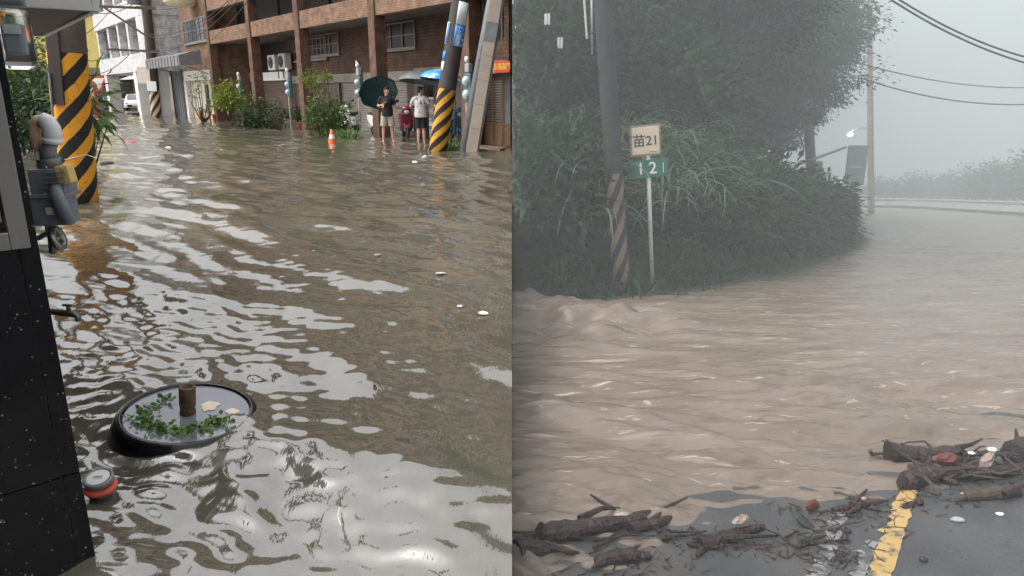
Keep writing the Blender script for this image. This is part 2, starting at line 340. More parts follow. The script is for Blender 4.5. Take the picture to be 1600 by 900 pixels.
Zg = .0130 * samp(w1, Xg, Yg) * (1 - .15 * calm) + .0052 * samp(w2, Xg, Yg) * (1 - .45 * calm + .35 * agit) * np.clip(40 / dist, 0, 1) \
   + .0013 * samp(w3, Xg, Yg) * (1 - .8 * calm + 1.5 * agit) * near + .010 * samp(w4, Xg, Yg)
rr = np.hypot(Xg - BASE_C.x, Yg - BASE_C.y)
Zg += .0035 * np.cos(2 * np.pi * (rr - .33) / .13 + samp(w2, Xg, Yg) * .5) * np.exp(-np.clip(rr - .30, 0, 9) / .28) * (rr > .2)
M['flood'] = water_mat('flood', (.088,.081,.060), (.120,.111,.084), .03, 2.6, 18, .18, scale=.6, rot=-TH, stretch=(2.2, .7, 1))
tag(grid_mesh('water', Xg, Yg, Zg, M['flood']), kind='structure')
M['ground'] = mat('ground', (.10,.09,.075), .8, .3, 1.5, .3)
g = MB(); g.b(-260, -.001, -12, 300, -.6, -.22); tag(g.build('street_ground', M['ground']), kind='structure')
g = MB(); g.b(-.22, -.0012, -12, 19.6, -14, -.62); tag(g.build('retaining_wall', M['concrete'], bevel=.01), 'tall concrete retaining wall between the flooded street and the mountain road', 'wall')
M['pave'] = mat('pave', (.26,.20,.15), .25, .3, 3, .2, 20)
g = MB(); g.add([LW(-1.95, -.25, .035), LW(.35, -.25, .035), LW(.35, .34, .035), LW(-1.55, .34, .035), LW(-1.95, -.25, -.2), LW(.35, -.25, -.2), LW(.35, .34, -.2), LW(-1.55, .34, -.2)],
             [(0,1,2,3),(4,7,6,5),(0,4,5,1),(1,5,6,2),(2,6,7,3),(3,7,4,0)])
tag(g.build('pavement', M['pave']), kind='structure')

# ================================================================== brick terrace with an arcade
BH = 13.0
T = thing('brick_building', 'brown brick arcade building with tan brick beams and rolling shutters', 'building', E0, ROWZ)
PIL = [0.0, 5.5, 11.9, 17.6, 24.0]
for s in PIL:
    p = MB(); p.cbox((s, -.22, BH / 2 - .15), (.46, .44, BH + .3), .02); p.build('pillar', M['brick_pillar'], T)
def beam(x0, x1, z0, z1, d0=.06, d1=.40):
    g = MB(); g.b(x0, x1, -d0, -d1, z0, z1); return g.build('beam', M['brick_tan' if z0 < 8 else 'brick_upper'], T, bevel=.012)
for i in range(4):
    a, b = PIL[i] + .231, PIL[i+1] - .231
    beam(a, b, 4.0, 4.66)
    for k, z in enumerate((5.62, 8.4, 11.2)): beam(a, b, z, z + 1.25)
    g = MB(); g.b(a, b, -1.6, -1.7, 4.66, BH); g.build('upper_wall', M['dark'] if i >= 2 else M['brick_upper'], T)  # black in the two far bays, standing in for shade in the balcony opening
for z in (4.0, 5.62, 8.4, 11.2): beam(-1.9, -.231, z, z + (.66 if z == 4 else 1.25))
g = MB(); g.b(-1.3, -.231, -.45, -.55, 4.66, BH); g.build('upper_wall', M['brick_brown'], T)
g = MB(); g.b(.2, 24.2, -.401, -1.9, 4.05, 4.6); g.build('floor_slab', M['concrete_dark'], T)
g = MB(); g.prism([(-2.0, -.0), (24.3, 0), (24.3, -9), (5.5, -9)], 'z', BH, BH + .3); g.build('roof', M['concrete'], T)
g = MB(); g.b(24.05, 24.23, -.45, -9, 0, BH); g.build('side_wall', M['brick_tan'], T)
# gable end on the property line (built in world axes, turned back into the building's)
Minv = (Matrix.Translation(E0) @ Matrix.Rotation(ROWZ, 4, 'Z')).inverted()
g = MB(); g.b(-.05, -.02, 19.95, 34, -.5, BH); o = g.build('gable_wall', M['brick_brown'], T); o.data.transform(Minv)

def shutter(parent, x0, x1, d, z0, z1, m, pitch=.085, name='shutter'):
    n = max(4, int((z1 - z0) / pitch)); prof = []
    for i in range(n):
        z = z0 + (z1 - z0) * i / n; h = (z1 - z0) / n
        prof += [(-d + .0, z), (-d + .022, z + h * .2), (-d + .022, z + h * .75), (-d, z + h * .92)]
    prof.append((-d, z1)); g = MB(); n = len(prof)
    vs = [(x0, y, z) for y, z in prof] + [(x1, y, z) for y, z in prof]
    g.add(vs, [(i, i + 1, n + i + 1, n + i) for i in range(n - 1)]); o = g.build(name, m, parent, recalc=False)
    for xg in (x0 - .06, x1): f = MB(); f.b(xg, xg + .06, -d + .04, -d - .06, z0, z1); f.build('guide_rail', M['alu'], o)
    return o
def window(parent, x0, x1, d, z0, z1, nx=3, nz=2, glass='window', frame='alu', fw=.05, sill=True):
    g = MB()
    g.b(x0, x1, -d + .05, -d - .02, z0, z0 + fw); g.b(x0, x1, -d + .05, -d - .02, z1 - fw, z1)
    for i in range(nx + 1):
        x = x0 + (x1 - x0 - fw) * i / nx; g.b(x, x + fw, -d + .051, -d - .02, z0 + fw, z1 - fw)
    for k in range(1, nz):
        z = z0 + (z1 - z0) * k / nz; g.b(x0 + fw, x1 - fw, -d + .045, -d - .02, z - fw * .35, z + fw * .35)
    o = g.build('window', M[frame], parent)
    for i in range(nx):
        xa = x0 + (x1 - x0 - fw) * i / nx + fw; xb = x0 + (x1 - x0 - fw) * (i + 1) / nx
        q = MB(); q.box(((xa+xb)/2, -d + .008 + .006 * (i % 2), (z0+z1)/2), (xb - xa, .006, z1 - z0 - 2*fw), Matrix.Rotation(R(.4 * (i % 3 - 1)), 3, 'Z')); q.build('pane', M[glass], o)
    if sill:
        q = MB(); q.b(x0 - .06, x1 + .06, -d + .10, -d, z0 - .07, z0 - .003); q.build('sill', M['concrete'], o)
    return o
ID = 1.8
def inner(x0, x1, z0, z1, m='brick_brown', d=ID, name='wall'):
    g = MB(); g.b(x0, x1, -d, -d - .2, z0, z1); return g.build(name, M[m], T)
# bay between the first two pillars (people stand here)
inner(.2, 5.8, 2.36, 4.04); inner(.2, 5.8, 2.02, 2.357, 'concrete', ID - .04, 'lintel')
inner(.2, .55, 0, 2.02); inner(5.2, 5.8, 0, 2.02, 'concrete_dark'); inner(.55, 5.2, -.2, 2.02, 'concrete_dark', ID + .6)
shutter(T, .75, 2.55, ID + .3, 0, 2.0, M['slat_brown']); g = MB(); g.b(2.66, 2.86, -ID - .2, -ID - .4, 0, 2.0); g.build('door_post', M['brick_brown'], T)
dq = MB(); dq.b(2.9, 5.1, -ID - .35, -ID - .4, 0, 1.98); do = dq.build('glass_door', M['wood'], T)
for i in range(3): q = MB(); q.b(2.98 + i * .71, 3.58 + i * .71, -ID - .33, -ID - .349, .35, 1.9); q.build('pane', M['window_grey'], do)
s0, z1 = FP(649, 8, ID); s1, z0 = FP(594, 58, ID); window(T, s0, s1, ID - .02, 3.05, 3.98, 3, 2)
s0, _ = FP(735, 30, ID); window(T, .35, 1.35, ID - .02, 2.95, 3.98, 3, 2)
# second bay
inner(5.8, 12.0, 2.28, 4.04); inner(5.8, 12.0, 1.93, 2.277, 'concrete', ID - .04, 'lintel'); inner(5.8, 6.35, 0, 1.93)
shutter(T, 6.42, 11.8, ID + .05, 0, 1.93, M['slat_grey'])
s0, _ = FP(530, 50, ID); s1, _ = FP(477, 50, ID); window(T, s0, s1, ID - .02, 3.08, 3.96, 4, 2)
# third bay
inner(12.0, 17.7, 2.28, 4.04); inner(12.0, 17.7, 1.93, 2.277, 'concrete', ID - .04, 'lintel'); inner(17.0, 17.7, 0, 1.93)
shutter(T, 12.2, 16.9, ID + .05, 0, 1.93, M['slat_brown'])
window(T, 13.0, 16.6, ID - .02, 2.95, 3.85, 4, 2, 'window', 'alu')
# fourth bay: black wall stands in for the shaded void above a white lintel
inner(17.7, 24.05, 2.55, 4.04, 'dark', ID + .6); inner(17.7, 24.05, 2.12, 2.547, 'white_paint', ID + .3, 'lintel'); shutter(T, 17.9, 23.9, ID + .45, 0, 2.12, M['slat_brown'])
# shopfront right of the first pillar
g = MB(); g.b(-1.5, .22, -.42, -.50, 2.02, 4.0); g.build('wall', M['brick_brown'], T)
g = MB(); g.b(-1.5, -.235, -.36, -.42, 2.02, 2.36); g.build('lintel', M['concrete'], T)
g = MB(); g.b(-1.5, .22, -.55, -.60, 0, 2.02); fd = g.build('folding_door', M['wood'], T)
for i in range(3):
    x1 = -.24 - i * .44; x0 = x1 - .42
    q = MB(); q.b(x0, x0 + .04, -.50, -.549, .04, 2.0); q.b(x1 - .04, x1, -.50, -.549, .04, 2.0); q.b(x0 + .04, x1 - .04, -.501, -.549, .04, .10); q.b(x0 + .04, x1 - .04, -.501, -.549, .62, .68); q.b(x0 + .04, x1 - .04, -.501, -.549, 1.94, 2.0)
    lf = q.build('door_leaf', M['wood'], fd)
    if i < 2:
        q = MB(); n = 18
        for k in range(n):
            z = .70 + 1.22 * k / n; q.box(((x0+x1)/2, -.525, z + .03), (x1 - x0 - .08, .012, .05), Matrix.Rotation(R(35), 3, 'X'))
        q.build('lattice', M['alu'], lf)
    else:
        q = MB(); q.b(x0 + .04, x1 - .04, -.52, -.53, .68, 1.94); q.build('pane', M['window_grey'], lf)
    q = MB(); q.b(x0 + .041, x1 - .041, -.515, -.53, .10, .62); q.build('panel', M['wood'], lf)
q = MB(); q.b(-1.3, .3, -.42, -.44, 2.95, 3.98); q.build('window', M['window_grey'], T)
for i in range(9):
    x = -1.25 + i * .17; q = MB(); q.b(x, x + .03, -.39, -.42, 2.9, 3.99); q.build('grille_bar', M['alu'], T)

# red banner with gold characters over the folding door
s0, z1 = FP(770, 96, .3); s1, z0 = FP(796, 113, .3)
rb = thing('red_banner', 'red door banner with gold characters above the folding door', 'banner', LW((s0+s1)/2, .33, (z0+z1)/2), ROWZ)
g = MB(); g.cbox((0, 0, 0), (abs(s1-s0) * .95, .02, z1 - z0), .004); g.build('cloth', M['red'], rb)
me = text_mesh('五福臨門', .19); me.materials.append(M['gold']); o = link('lettering', me, rb); o.rotation_euler = (math.pi/2, 0, math.pi); o.location = (0, .013, 0)

# ================================================================== tan neighbour with a white garage shutter
T2 = thing('tan_tiled_building', 'narrow tan tiled building with blue-grey window grille and white garage shutter', 'building', LW(24.3, 0, 0), ROWZ)
WB = 6.6
g = MB(); g.b(0, WB, -.5, -9, 2.2, BH - .5); g.build('wall', M['brick_tan'], T2)
for xg in (0, WB - .5): g = MB(); g.b(xg, xg + .5, -.3, -.7, 0, 2.2); g.build('pier', M['white_paint'], T2)
shutter(T2, .6, WB - .5, .6, .55, 2.2, M['slat_white']); shutter(T2, .6, WB - .5, .605, 0, .545, M['slat_cream'])
g = MB(); g.b(.5, WB - .4, -.25, -.599, 2.2, 2.75); g.build('shutter_box', M['white_paint'], T2, bevel=.02)
window(T2, .9, WB - .8, .47, 4.3, 5.6, 6, 2, 'window_grey', 'grey_metal', .07)
g = MB(); g.lathe([(0, 0), (.5, .03), (.8, .12), (.9, .25), (.9, .9)], 20, (3.2, .2, 6.15)); g.build('balcony', M['cream'], T2, True)
cn = thing('metal_canopy', 'weathered grey sheet-metal canopy over the white garage shutter', 'canopy', LW(24.3, 0, 3.0), ROWZ)
g = MB(); g.prism([(.25, .0), (1.4, -.1), (1.4, .45), (.25, .75)], 'x', .3, WB + 1.5); g.build('sheet', M['grey_metal'], cn, bevel=.01)
for k in range(11): q = MB(); q.b(.5 + k * .70, .53 + k * .70, 1.40, 1.43, -.09, .44); q.build('seam', M['alu'], cn)
g = MB(); g.tube([(.8, .9, -.1), (.8, -.2, -.5)], .025); g.tube([(WB, .9, -.1), (WB, -.2, -.5)], .025); g.build('bracket', M['alu'], cn)
gt = thing('corrugated_gate', 'tall grey corrugated metal gate beside the white garage', 'gate', LW(24.3 + WB + .1, .2, 0), ROWZ)
g = MB()
for k in range(9): g.b(k * .24, k * .24 + .16, -.02 - .03 * (k % 2), -.06, 0, 2.75)
g.b(-.05, 2.2, -.06, -.09, 0, 2.8); g.build('panel', M['grey_metal'], gt)
for x in (-.12, 2.22): q = MB(); q.b(x, x + .1, .03, -.1, 0, 2.9); q.build('post', M['alu'], gt)

# ================================================================== white tiled house on columns
T3 = thing('white_tiled_building', 'white tiled house raised on columns over a car port, grey window bands', 'building', LW(33.1, -1.0, 0), ROWZ)
WL = 17.2
for x in (0, 4.5, 15.2):
    g = MB(); g.cbox((x + .45, -.5, 1.45), (.9, .9, 3.0), .03); g.build('column', M['white_paint'], T3)
    g = MB(); g.cbox((x + .45, -6.5, 1.45), (.9, .9, 3.0), .03); g.build('column', M['white_paint'], T3)
for z0, z1 in ((2.85, 4.0), (6.2, 7.35), (9.6, 10.6)):
    g = MB(); g.b(-.05, WL + .05, 0, -9, z0, z1); g.build('floor_band', M['white_tile'], T3, bevel=.02)
for z0, z1 in ((4.0, 6.2), (7.35, 9.6)):
    g = MB(); g.b(0, 2.4, -.02, -8.9, z0, z1); g.build('end_wall', M['white_tile'], T3)
    g = MB(); g.b(2.4, WL, -.6, -8.9, z0, z1); g.build('wall', M['grey_tile'], T3)
    for k, x in enumerate((5.4, 8.6, 12.2, WL - .6)): q = MB(); q.b(x, x + .55, -.1, -.6, z0, z1); q.build('pier', M['white_tile'], T3)
    for (xa, xb, za) in ((2.8, 5.1, .3), (6.2, 8.3, .9), (9.4, 11.9, .9), (13.0, 16.3, .1)):
        window(T3, xa, xb, .59, z0 + za, z1 - .15, 3, 1, 'window_grey', 'alu', .08)
g = MB(); g.b(.2, WL, -8.9, -9.0, -.2, 2.85); g.build('back_wall', M['grey_tile'], T3)
g = MB(); g.b(4.0, 8.5, -8.85, -8.89, .6, 2.2); g.build('store_panel', M['white_paint'], T3)

# ================================================================== far end of the street
yb = thing('yellow_building', 'yellow rendered house with an iron balcony at the far end of the street', 'building', (-55.5, 84, 0), R(128))
g = MB(); g.b(0, 9, 0, -12, 4.4, 10.3); g.build('wall', M['yellow_wall'], yb)
g = MB(); g.b(-.3, 9.3, .3, -12.3, 10.3, 10.7); g.build('roof', M['concrete'], yb)
g = MB(); g.b(0, 9, 0, -12, -.2, 3.6); g.build('shop_front', M['concrete_dark'], yb)
g = MB(); g.b(-.4, 9.4, 1.6, -12, 3.6, 4.39); g.build('balcony_slab', M['concrete'], yb)
rl = MB(); rl.b(-.3, 9.3, 1.5, 1.56, 5.8, 5.9); rl.b(-.3, 9.3, 1.5, 1.56, 4.45, 4.52); rl = rl.build('railing', M['white_plastic'], yb)
for k in range(40): q = MB(); q.b(-.25 + k * .24, -.19 + k * .24, 1.5, 1.55, 4.52, 5.8); q.build('baluster', M['white_plastic'], rl)
for k in range(12): q = MB(); q.b(-.3, -.24, 1.45 - k * .24, 1.39 - k * .24, 4.52, 5.8); q.build('baluster', M['white_plastic'], rl)
window(yb, 1.2, 3.6, -.02, 5.2, 8.4, 2, 2, 'window_grey'); window(yb, 5.2, 7.6, -.02, 5.2, 8.4, 2, 2, 'window_grey')
gbd = thing('grey_corner_house', 'low grey house with a tin awning behind the parked cars', 'building', (-48, 92, 0), R(128))
g = MB(); g.b(-22, 0, 0, -10, -.2, 4.2); g.build('wall', M['concrete'], gbd); g = MB(); g.prism([(1.4, 3.0), (0, 3.5), (0, 3.6), (1.4, 3.1)], 'x', -20, -1); g.build('awning', M['white_paint'], gbd)
window(gbd, -18, -13, -.02, 1.0, 2.6, 3, 1, 'window_grey'); window(gbd, -9, -4, -.02, 1.0, 2.6, 3, 1, 'window_grey')
rbx = thing('red_kiosk', 'red metal cabinet at the street corner beyond the striped pole', 'cabinet', G(142, 176), R(20))
g = MB(); g.cbox((0, 0, .95), (1.3, 1.0, 2.4), .05); g.build('body', M['red'], rbx); g = MB(); g.b(-.5, .5, -.52, -.505, 1.1, 1.9); g.build('panel', M['white_plastic'], rbx)
ys = thing('yield_sign', 'red and white triangular yield sign on a grey pole by the parked cars', 'sign', G(161, 172.5), 0)
g = MB(); g.tube([(0, 0, -.2), (0, 0, 3.2)], .05); g.build('pole', M['grey_metal'], ys)
def tri(r, y0, y1): return [(math.sin(R(a)) * r, 2.4 + math.cos(R(a)) * r) for a in (60, 180, 300)]
g = MB(); g.prism(tri(1.0, 0, 0), 'y', -.07, -.05); g.build('plate', M['red'], ys); g = MB(); g.prism(tri(.66, 0, 0), 'y', -.09, -.075); g.build('plate_centre', M['white_plastic'], ys)
# low red-roofed house and hedge behind the near pole
rh = thing('red_roof_house', 'low house with an orange-red roof behind the shrubs', 'building', (-42, 52, 0), R(30))
g = MB(); g.b(-9, 5, -5, 5, -.2, 3.0); g.build('wall', M['white_paint'], rh); g = MB(); g.prism([(-5.4, 3.0), (5.4, 3.0), (0, 5.0)], 'x', -9.4, 5.4); g.build('roof', M['orange'], rh)
# ================================================================== plants: generators
def quads_mesh(name, V, m):                 # V: n x 4 x 3 leaf quads
    n = len(V); me = bpy.data.meshes.new(name); me.vertices.add(n * 4); me.vertices.foreach_set('co', V.astype(np.float32).ravel())
    me.loops.add(n * 4); me.loops.foreach_set('vertex_index', np.arange(n * 4, dtype=np.int32)); me.polygons.add(n)
    me.polygons.foreach_set('loop_start', np.arange(0, n * 4, 4, dtype=np.int32)); me.polygons.foreach_set('loop_total', np.full(n, 4, dtype=np.int32))
    me.update(calc_edges=True); me.materials.append(m); return me
def leaves(g, C, D, size, aspect=.38, droop=.3):
    n = len(C); D = D + g.normal(size=(n, 3)) * .55; D[:, 2] -= droop; D /= np.linalg.norm(D, axis=1, keepdims=True) + 1e-9
    s = size * g.uniform(.6, 1.35, (n, 1)); S = np.cross(D, g.normal(size=(n, 3)) + np.array([0, 0, 1.6])); S /= np.linalg.norm(S, axis=1, keepdims=True) + 1e-9
    Nn = np.cross(S, D); a = C; b = C + D * s * .5 + S * s * aspect * .5 + Nn * s * .06; c = C + D * s - Nn * s * .08; d = C + D * s * .5 - S * s * aspect * .5 + Nn * s * .06
    return np.stack([a, b, c, d], 1)
def crown_quads(seed, r, nc, per, size, cr, aspect=.38, low=-1.0, droop=.3):
    g = np.random.default_rng(seed); d = g.normal(size=(nc, 3)); d /= np.linalg.norm(d, axis=1, keepdims=True); d[:, 2] = np.maximum(d[:, 2], low)
    cc = d * np.array(r) * g.uniform(.45, 1.0, (nc, 1)) * (1 + .18 * np.sin(3 * np.arctan2(d[:, 1], d[:, 0]) + seed))[:, None]
    k = g.poisson(per, nc); idx = np.repeat(np.arange(nc), k); off = g.normal(size=(len(idx), 3)) * cr * g.uniform(.6, 1.3, nc)[idx][:, None] * np.array([1, 1, .7])
    return leaves(g, cc[idx] + off, off / cr + d[idx] * .6, size, aspect, droop), cc
def stem_mb(g, base, tips, r):
    m = MB()
    for t in tips:
        a = Vector(base); b = Vector(t); mid = a.lerp(b, .5) + Vector(g.normal(size=3)) * .06 * (b - a).length
        m.tube([a, a.lerp(mid, .6), mid, b], [r, r * .8, r * .55, r * .25], 5)
    return m
def shrub(name, label, loc, r, seed, m='leaf', nc=40, per=22, size=.12, cr=.12, low=-.6, aspect=.38, group=None, stem=.02, clipx=None, lift=None, droop=.3, cat='shrub'):
    V, cc = crown_quads(seed, r, nc, per, size, cr, aspect, low, droop); z = lift if lift is not None else r[2] * .75
    V = V + np.array([0, 0, z]); loc = Vector(loc)
    if clipx is not None: V = V[(V[:, :, 0] + loc.x).min(1) > clipx]
    V = V[V[:, :, 2].min(1) > -.12] if lift is None else V
    t = thing(name, label, cat, loc, 0, group); g = np.random.default_rng(seed)
    tips = [Vector(c) + Vector((0, 0, z)) for c in cc[::max(1, nc // 9)] if clipx is None or c[0] + loc.x > clipx + .05]
    stem_mb(g, (max(0, (clipx or -9) + .05 - loc.x) if clipx is not None else 0, 0, -.15), tips, stem).build('trunk', M['bark'], t)
    link('crown', quads_mesh('crown', V, M[m]), t); return t
def grass_clump(name, label, loc, n, ln, seed, m='weed', w=.018, spread=.25, group=None, arch=1.0, clipx=None, cat='grass'):
    g = np.random.default_rng(seed); mb = MB(); loc = Vector(loc)
    for i in range(n):
        a = g.uniform(0, 2 * math.pi); L = ln * g.uniform(.55, 1.1); lean = g.uniform(.1, .55); d = Vector((math.cos(a), math.sin(a), 0)); sd = Vector((-d.y, d.x, 0))
        b = Vector((g.normal() * spread * .4, g.normal() * spread * .4, -.03)); pts = []; ww = w * g.uniform(.7, 1.3); k = 7; ang = lean; p = b.copy(); tw = g.uniform(-.5, .5)
        vs = []
        for j in range(k + 1):
            q = ww * (1 - (j / k) ** 2.2) * (.5 + min(1, j / 2) * .5); sv = (sd + Vector((0, 0, tw))).normalized()
            vs += [p - sv * q, p + sv * q]; st = d * math.sin(ang) + Vector((0, 0, math.cos(ang))); p = p + st * (L / k); ang += arch * g.uniform(.12, .42)
        if clipx is not None and min(v.x for v in vs) + loc.x < clipx: continue
        mb.add(vs, [(2*j, 2*j+1, 2*j+3, 2*j+2) for j in range(k)])
    o = mb.build(name, M[m], None, True, recalc=False); o.location = loc; return tag(o, label, cat, group)

# ================================================================== black granite house front (left)
def granite():
    m = mat('granite', (.004,.004,.005), .16, .5, 3, spec=.35); n = m.node_tree; L = n.links; p = n.nodes['Principled BSDF']
    tc = n.nodes.new('ShaderNodeTexCoord'); nz = n.nodes.new('ShaderNodeTexVoronoi'); nz.inputs['Scale'].default_value = 75; L.new(tc.outputs['Object'], nz.inputs['Vector'])
    n3 = n.nodes.new('ShaderNodeTexNoise'); n3.inputs['Scale'].default_value = 30; n3.inputs['Detail'].default_value = 2; L.new(tc.outputs['Object'], n3.inputs['Vector'])
    lt = n.nodes.new('ShaderNodeMapRange'); lt.inputs[1].default_value = .02; lt.inputs[2].default_value = .24; lt.inputs[3].default_value = 1; lt.inputs[4].default_value = 0; L.new(nz.outputs['Distance'], lt.inputs[0])
    g2 = n.nodes.new('ShaderNodeMapRange'); g2.inputs[1].default_value = .54; g2.inputs[2].default_value = .66; L.new(n3.outputs['Fac'], g2.inputs[0])
    mu = n.nodes.new('ShaderNodeMath'); mu.operation = 'MULTIPLY'; L.new(lt.outputs[0], mu.inputs[0]); L.new(g2.outputs[0], mu.inputs[1])
    mx = n.nodes.new('ShaderNodeMix'); mx.data_type = 'RGBA'; L.new(mu.outputs[0], mx.inputs[0]); L.new(p.inputs['Base Color'].links[0].from_socket, mx.inputs[6]); mx.inputs[7].default_value = (.55,.53,.5,1)
    L.new(mx.outputs[2], p.inputs['Base Color']); return m
M['granite'] = granite()
CORN = G(151, 879); PRZ = R(42)
gw = thing('granite_wall', 'polished black granite house wall with white specks rising from the water', 'wall', CORN, PRZ)
g = MB(); g.b(-1.6, -.014, .014, 6.5, -.4, 2.9); g.build('core', M['concrete_dark'], gw)
zj = [-.3, .336, 1.13, 1.92, 2.7]
for a, b in zip(zj[:-1], zj[1:]):
    for x0, x1 in ((-1.55, -.86), (-.856, -.052), (-.048, 0)):
        q = MB(); q.cbox(((x0+x1)/2, .007, (a+b)/2), (x1 - x0, .014, b - a - .004), .0015); q.build('tile', M['granite'], gw)
    for k in range(7):
        q = MB(); q.cbox((-.007, .016 + .45 + k * .904, (a+b)/2), (.0138, .9, b - a - .004), .0015); q.build('tile', M['granite'], gw)
cab = thing('steel_cabinet', 'brushed stainless steel cabinet door on the granite wall, black letter on panel', 'cabinet', CORN, PRZ)
g = MB(); z0, z1 = 1.075, 2.6
g.cbox((-.046, -.02, (z0+z1)/2), (.047, .036, z1 - z0), .004); g.cbox((-.569, -.0205, z0 + .025), (.999, .034, .05), .004); g.cbox((-1.1, -.02, (z0+z1)/2), (.07, .036, z1 - z0), .004); g.build('frame', M['steel'], cab)
g = MB(); g.b(-1.06, -.069, -.006, -.002, z0 + .058, z1); g.build('gap', M['dark'], cab)
g = MB(); g.cbox((-.557, -.017, (z0+z1)/2 + .035), (.96, .02, z1 - z0 - .085), .003); g.build('panel', M['steel'], cab)
wmx = Matrix.Translation(CORN) @ Matrix.Rotation(PRZ, 4, 'Z'); wi = wmx.inverted()
def on_front(px, py, off):
    r0 = wi @ Vector((0, 0, H)); r1 = wi.to_3x3() @ ray(px, py); t = (off - r0.y) / r1.y; return r0 + r1 * t
me = text_mesh('K', .034); me.materials.append(M['black']); o = link('lettering', me, cab); o.rotation_euler = (math.pi/2, 0, 0); o.location = on_front(12, 344, -.0285)

# awning slab projecting from the granite house
A1 = G(148, 14, 2.05); aw = thing('awning_slab', 'projecting concrete awning with mottled dark brown underside over the gas meter', 'awning', A1, math.atan2(.78, -.62))
M['soffit'] = mat('soffit', (.085,.062,.048), .7, .35, 3, .2); M['fascia'] = mat('fascia', (.55,.53,.50), .55, .15, 3)  # underside colour set far darker and browner than the fascia
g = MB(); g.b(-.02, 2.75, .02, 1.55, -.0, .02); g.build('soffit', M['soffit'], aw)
g = MB(); g.b(-.05, 2.8, -.02, .02, -.02, .40); g.b(-.05, -.02, .02, 1.6, -.02, .40); g.b(2.75, 2.8, .02, 1.6, -.02, .4); g.build('fascia', M['fascia'], aw, bevel=.006)
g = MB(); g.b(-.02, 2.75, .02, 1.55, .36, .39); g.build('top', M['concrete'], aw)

# clear meter cover hanging beside the wall edge
mc = thing('meter_cover', 'clear plastic electric meter cover hanging under the awning by the wall edge', 'meter', AT(38, 62, 2.6), R(30))
g = MB(); g.cbox((-.03, 0, 0), (.115, .10, .20), .03); o = g.build('cover', M['glass'], mc, True)
g = MB(); g.cbox((-.03, .005, .0), (.06, .05, .10), .01); g.build('dial_box', M['grey_paint'], mc); g = MB(); g.cbox((-.03, -.026, .03), (.05, .008, .03), .003); g.build('dial', M['white_plastic'], mc)
g = MB(); g.cbox((-.05, .02, .14), (.14, .13, .06), .01); g.build('hood', M['grey_metal'], mc)

# gas meter with its pipes
YM = 2.95; gm = thing('gas_meter', 'grey gas meter with yellow counter box and plastic elbow pipes', 'gas meter', AT(92, 330, YM), R(10))
gl = Matrix.Translation(gm.location) @ Matrix.Rotation(R(10), 4, 'Z'); gli = gl.inverted()
def L_(px, py, dy=0): return gli @ AT(px, py, YM + dy)
M['meter_grey'] = mat('meter_grey', (.19,.21,.24), .42, .2, 12, .15, 60)
g = MB(); c = L_(83, 282); g.cbox(c, (.13, .13, .105), .008); c = L_(82, 325); g.cbox(c, (.15, .14, .13), .01); c = L_(82, 303); g.cbox(c, (.165, .155, .018), .004); g.build('body', M['meter_grey'], gm)
for k in range(4):
    c = L_(80, 270 + k * 8, -.067); q = MB(); q.b(c.x - .03, c.x + .05, c.y - .004, c.y + .004, c.z - .002, c.z + .002); q.build('rib', M['meter_grey'], gm)
for bx_, by2 in ((70, 304), (98, 304), (72, 262), (96, 264)): c = L_(bx_, by2, -.075); q = MB(); q.ell(c, (.006, .006, .006), 8, 5); q.build('bolt', M['steel'], gm, True)
c = L_(82, 330, -.072); q = MB(); q.cbox(c, (.05, .004, .03), .001); q.build('label_plate', M['pvc'], gm)
c = L_(97, 318, -.03); q = MB(); q.lathe([(.0, -.036), (.05, -.034), (.085, -.02), (.095, 0), (.09, .02), (.0, .022)], 22, c, Matrix.Rotation(R(80), 3, 'Y') @ Matrix.Rotation(R(-20), 3, 'X')); q.build('round_cover', M['meter_grey'], gm, True)
M['meter_yellow'] = mat('meter_yellow', (.72,.52,.18), .4, .1, 10)
c = L_(103, 272, -.02); q = MB(); q.cbox(c, (.052, .07, .075), .008, Matrix.Rotation(R(-8), 3, 'Y')); q.build('counter_box', M['meter_yellow'], gm)
q = MB(); q.tube([L_(77, 268), L_(77, 252), L_(76, 248)], [.042, .042, .046], 14); q.tube([L_(76, 250), L_(74, 238), L_(80, 222)], [.03, .028, .028], 14); q.build('riser_pipe', M['grey_metal'], gm, True)
q = MB(); pts = [(82, 221), (82, 212), (80, 200), (74, 191), (66, 188)]; q.tube([L_(*p) for p in pts], [.031, .036, .035, .034, .033], 16); q.tube([L_(82, 224), L_(82, 216)], [.038, .038], 16); q.build('white_elbow', M['pvc_white'], gm, True)
q = MB(); pts = [(69, 189), (60, 190), (54, 196), (54, 208), (57, 234)]; q.tube([L_(p[0], p[1]) for p in pts], [.027, .027, .026, .022, .02], 16); q.build('peach_elbow', M['pvc_peach'], gm, True)
q = MB(); q.tube([L_(58, 232), L_(76, 362)], .0125, 10); q.build('drop_pipe', M['pvc'], gm, True)
q = MB(); c = L_(90, 372); q.lathe([(.030, -.012), (.052, -.012), (.056, 0), (.052, .012), (.030, .012), (.030, -.012)], 20, c, Matrix.Rotation(R(76), 3, 'Y')); q.tube([L_(80, 360), L_(83, 395)], .016, 10); q.tube([L_(80, 374), L_(92, 372)], .012, 8); q.build('valve', M['steel'], gm, True)
q = MB(); q.tube([L_(78, 362), L_(60, 372, .1)], .012, 8); q.build('wall_pipe', M['grey_metal'], gm)

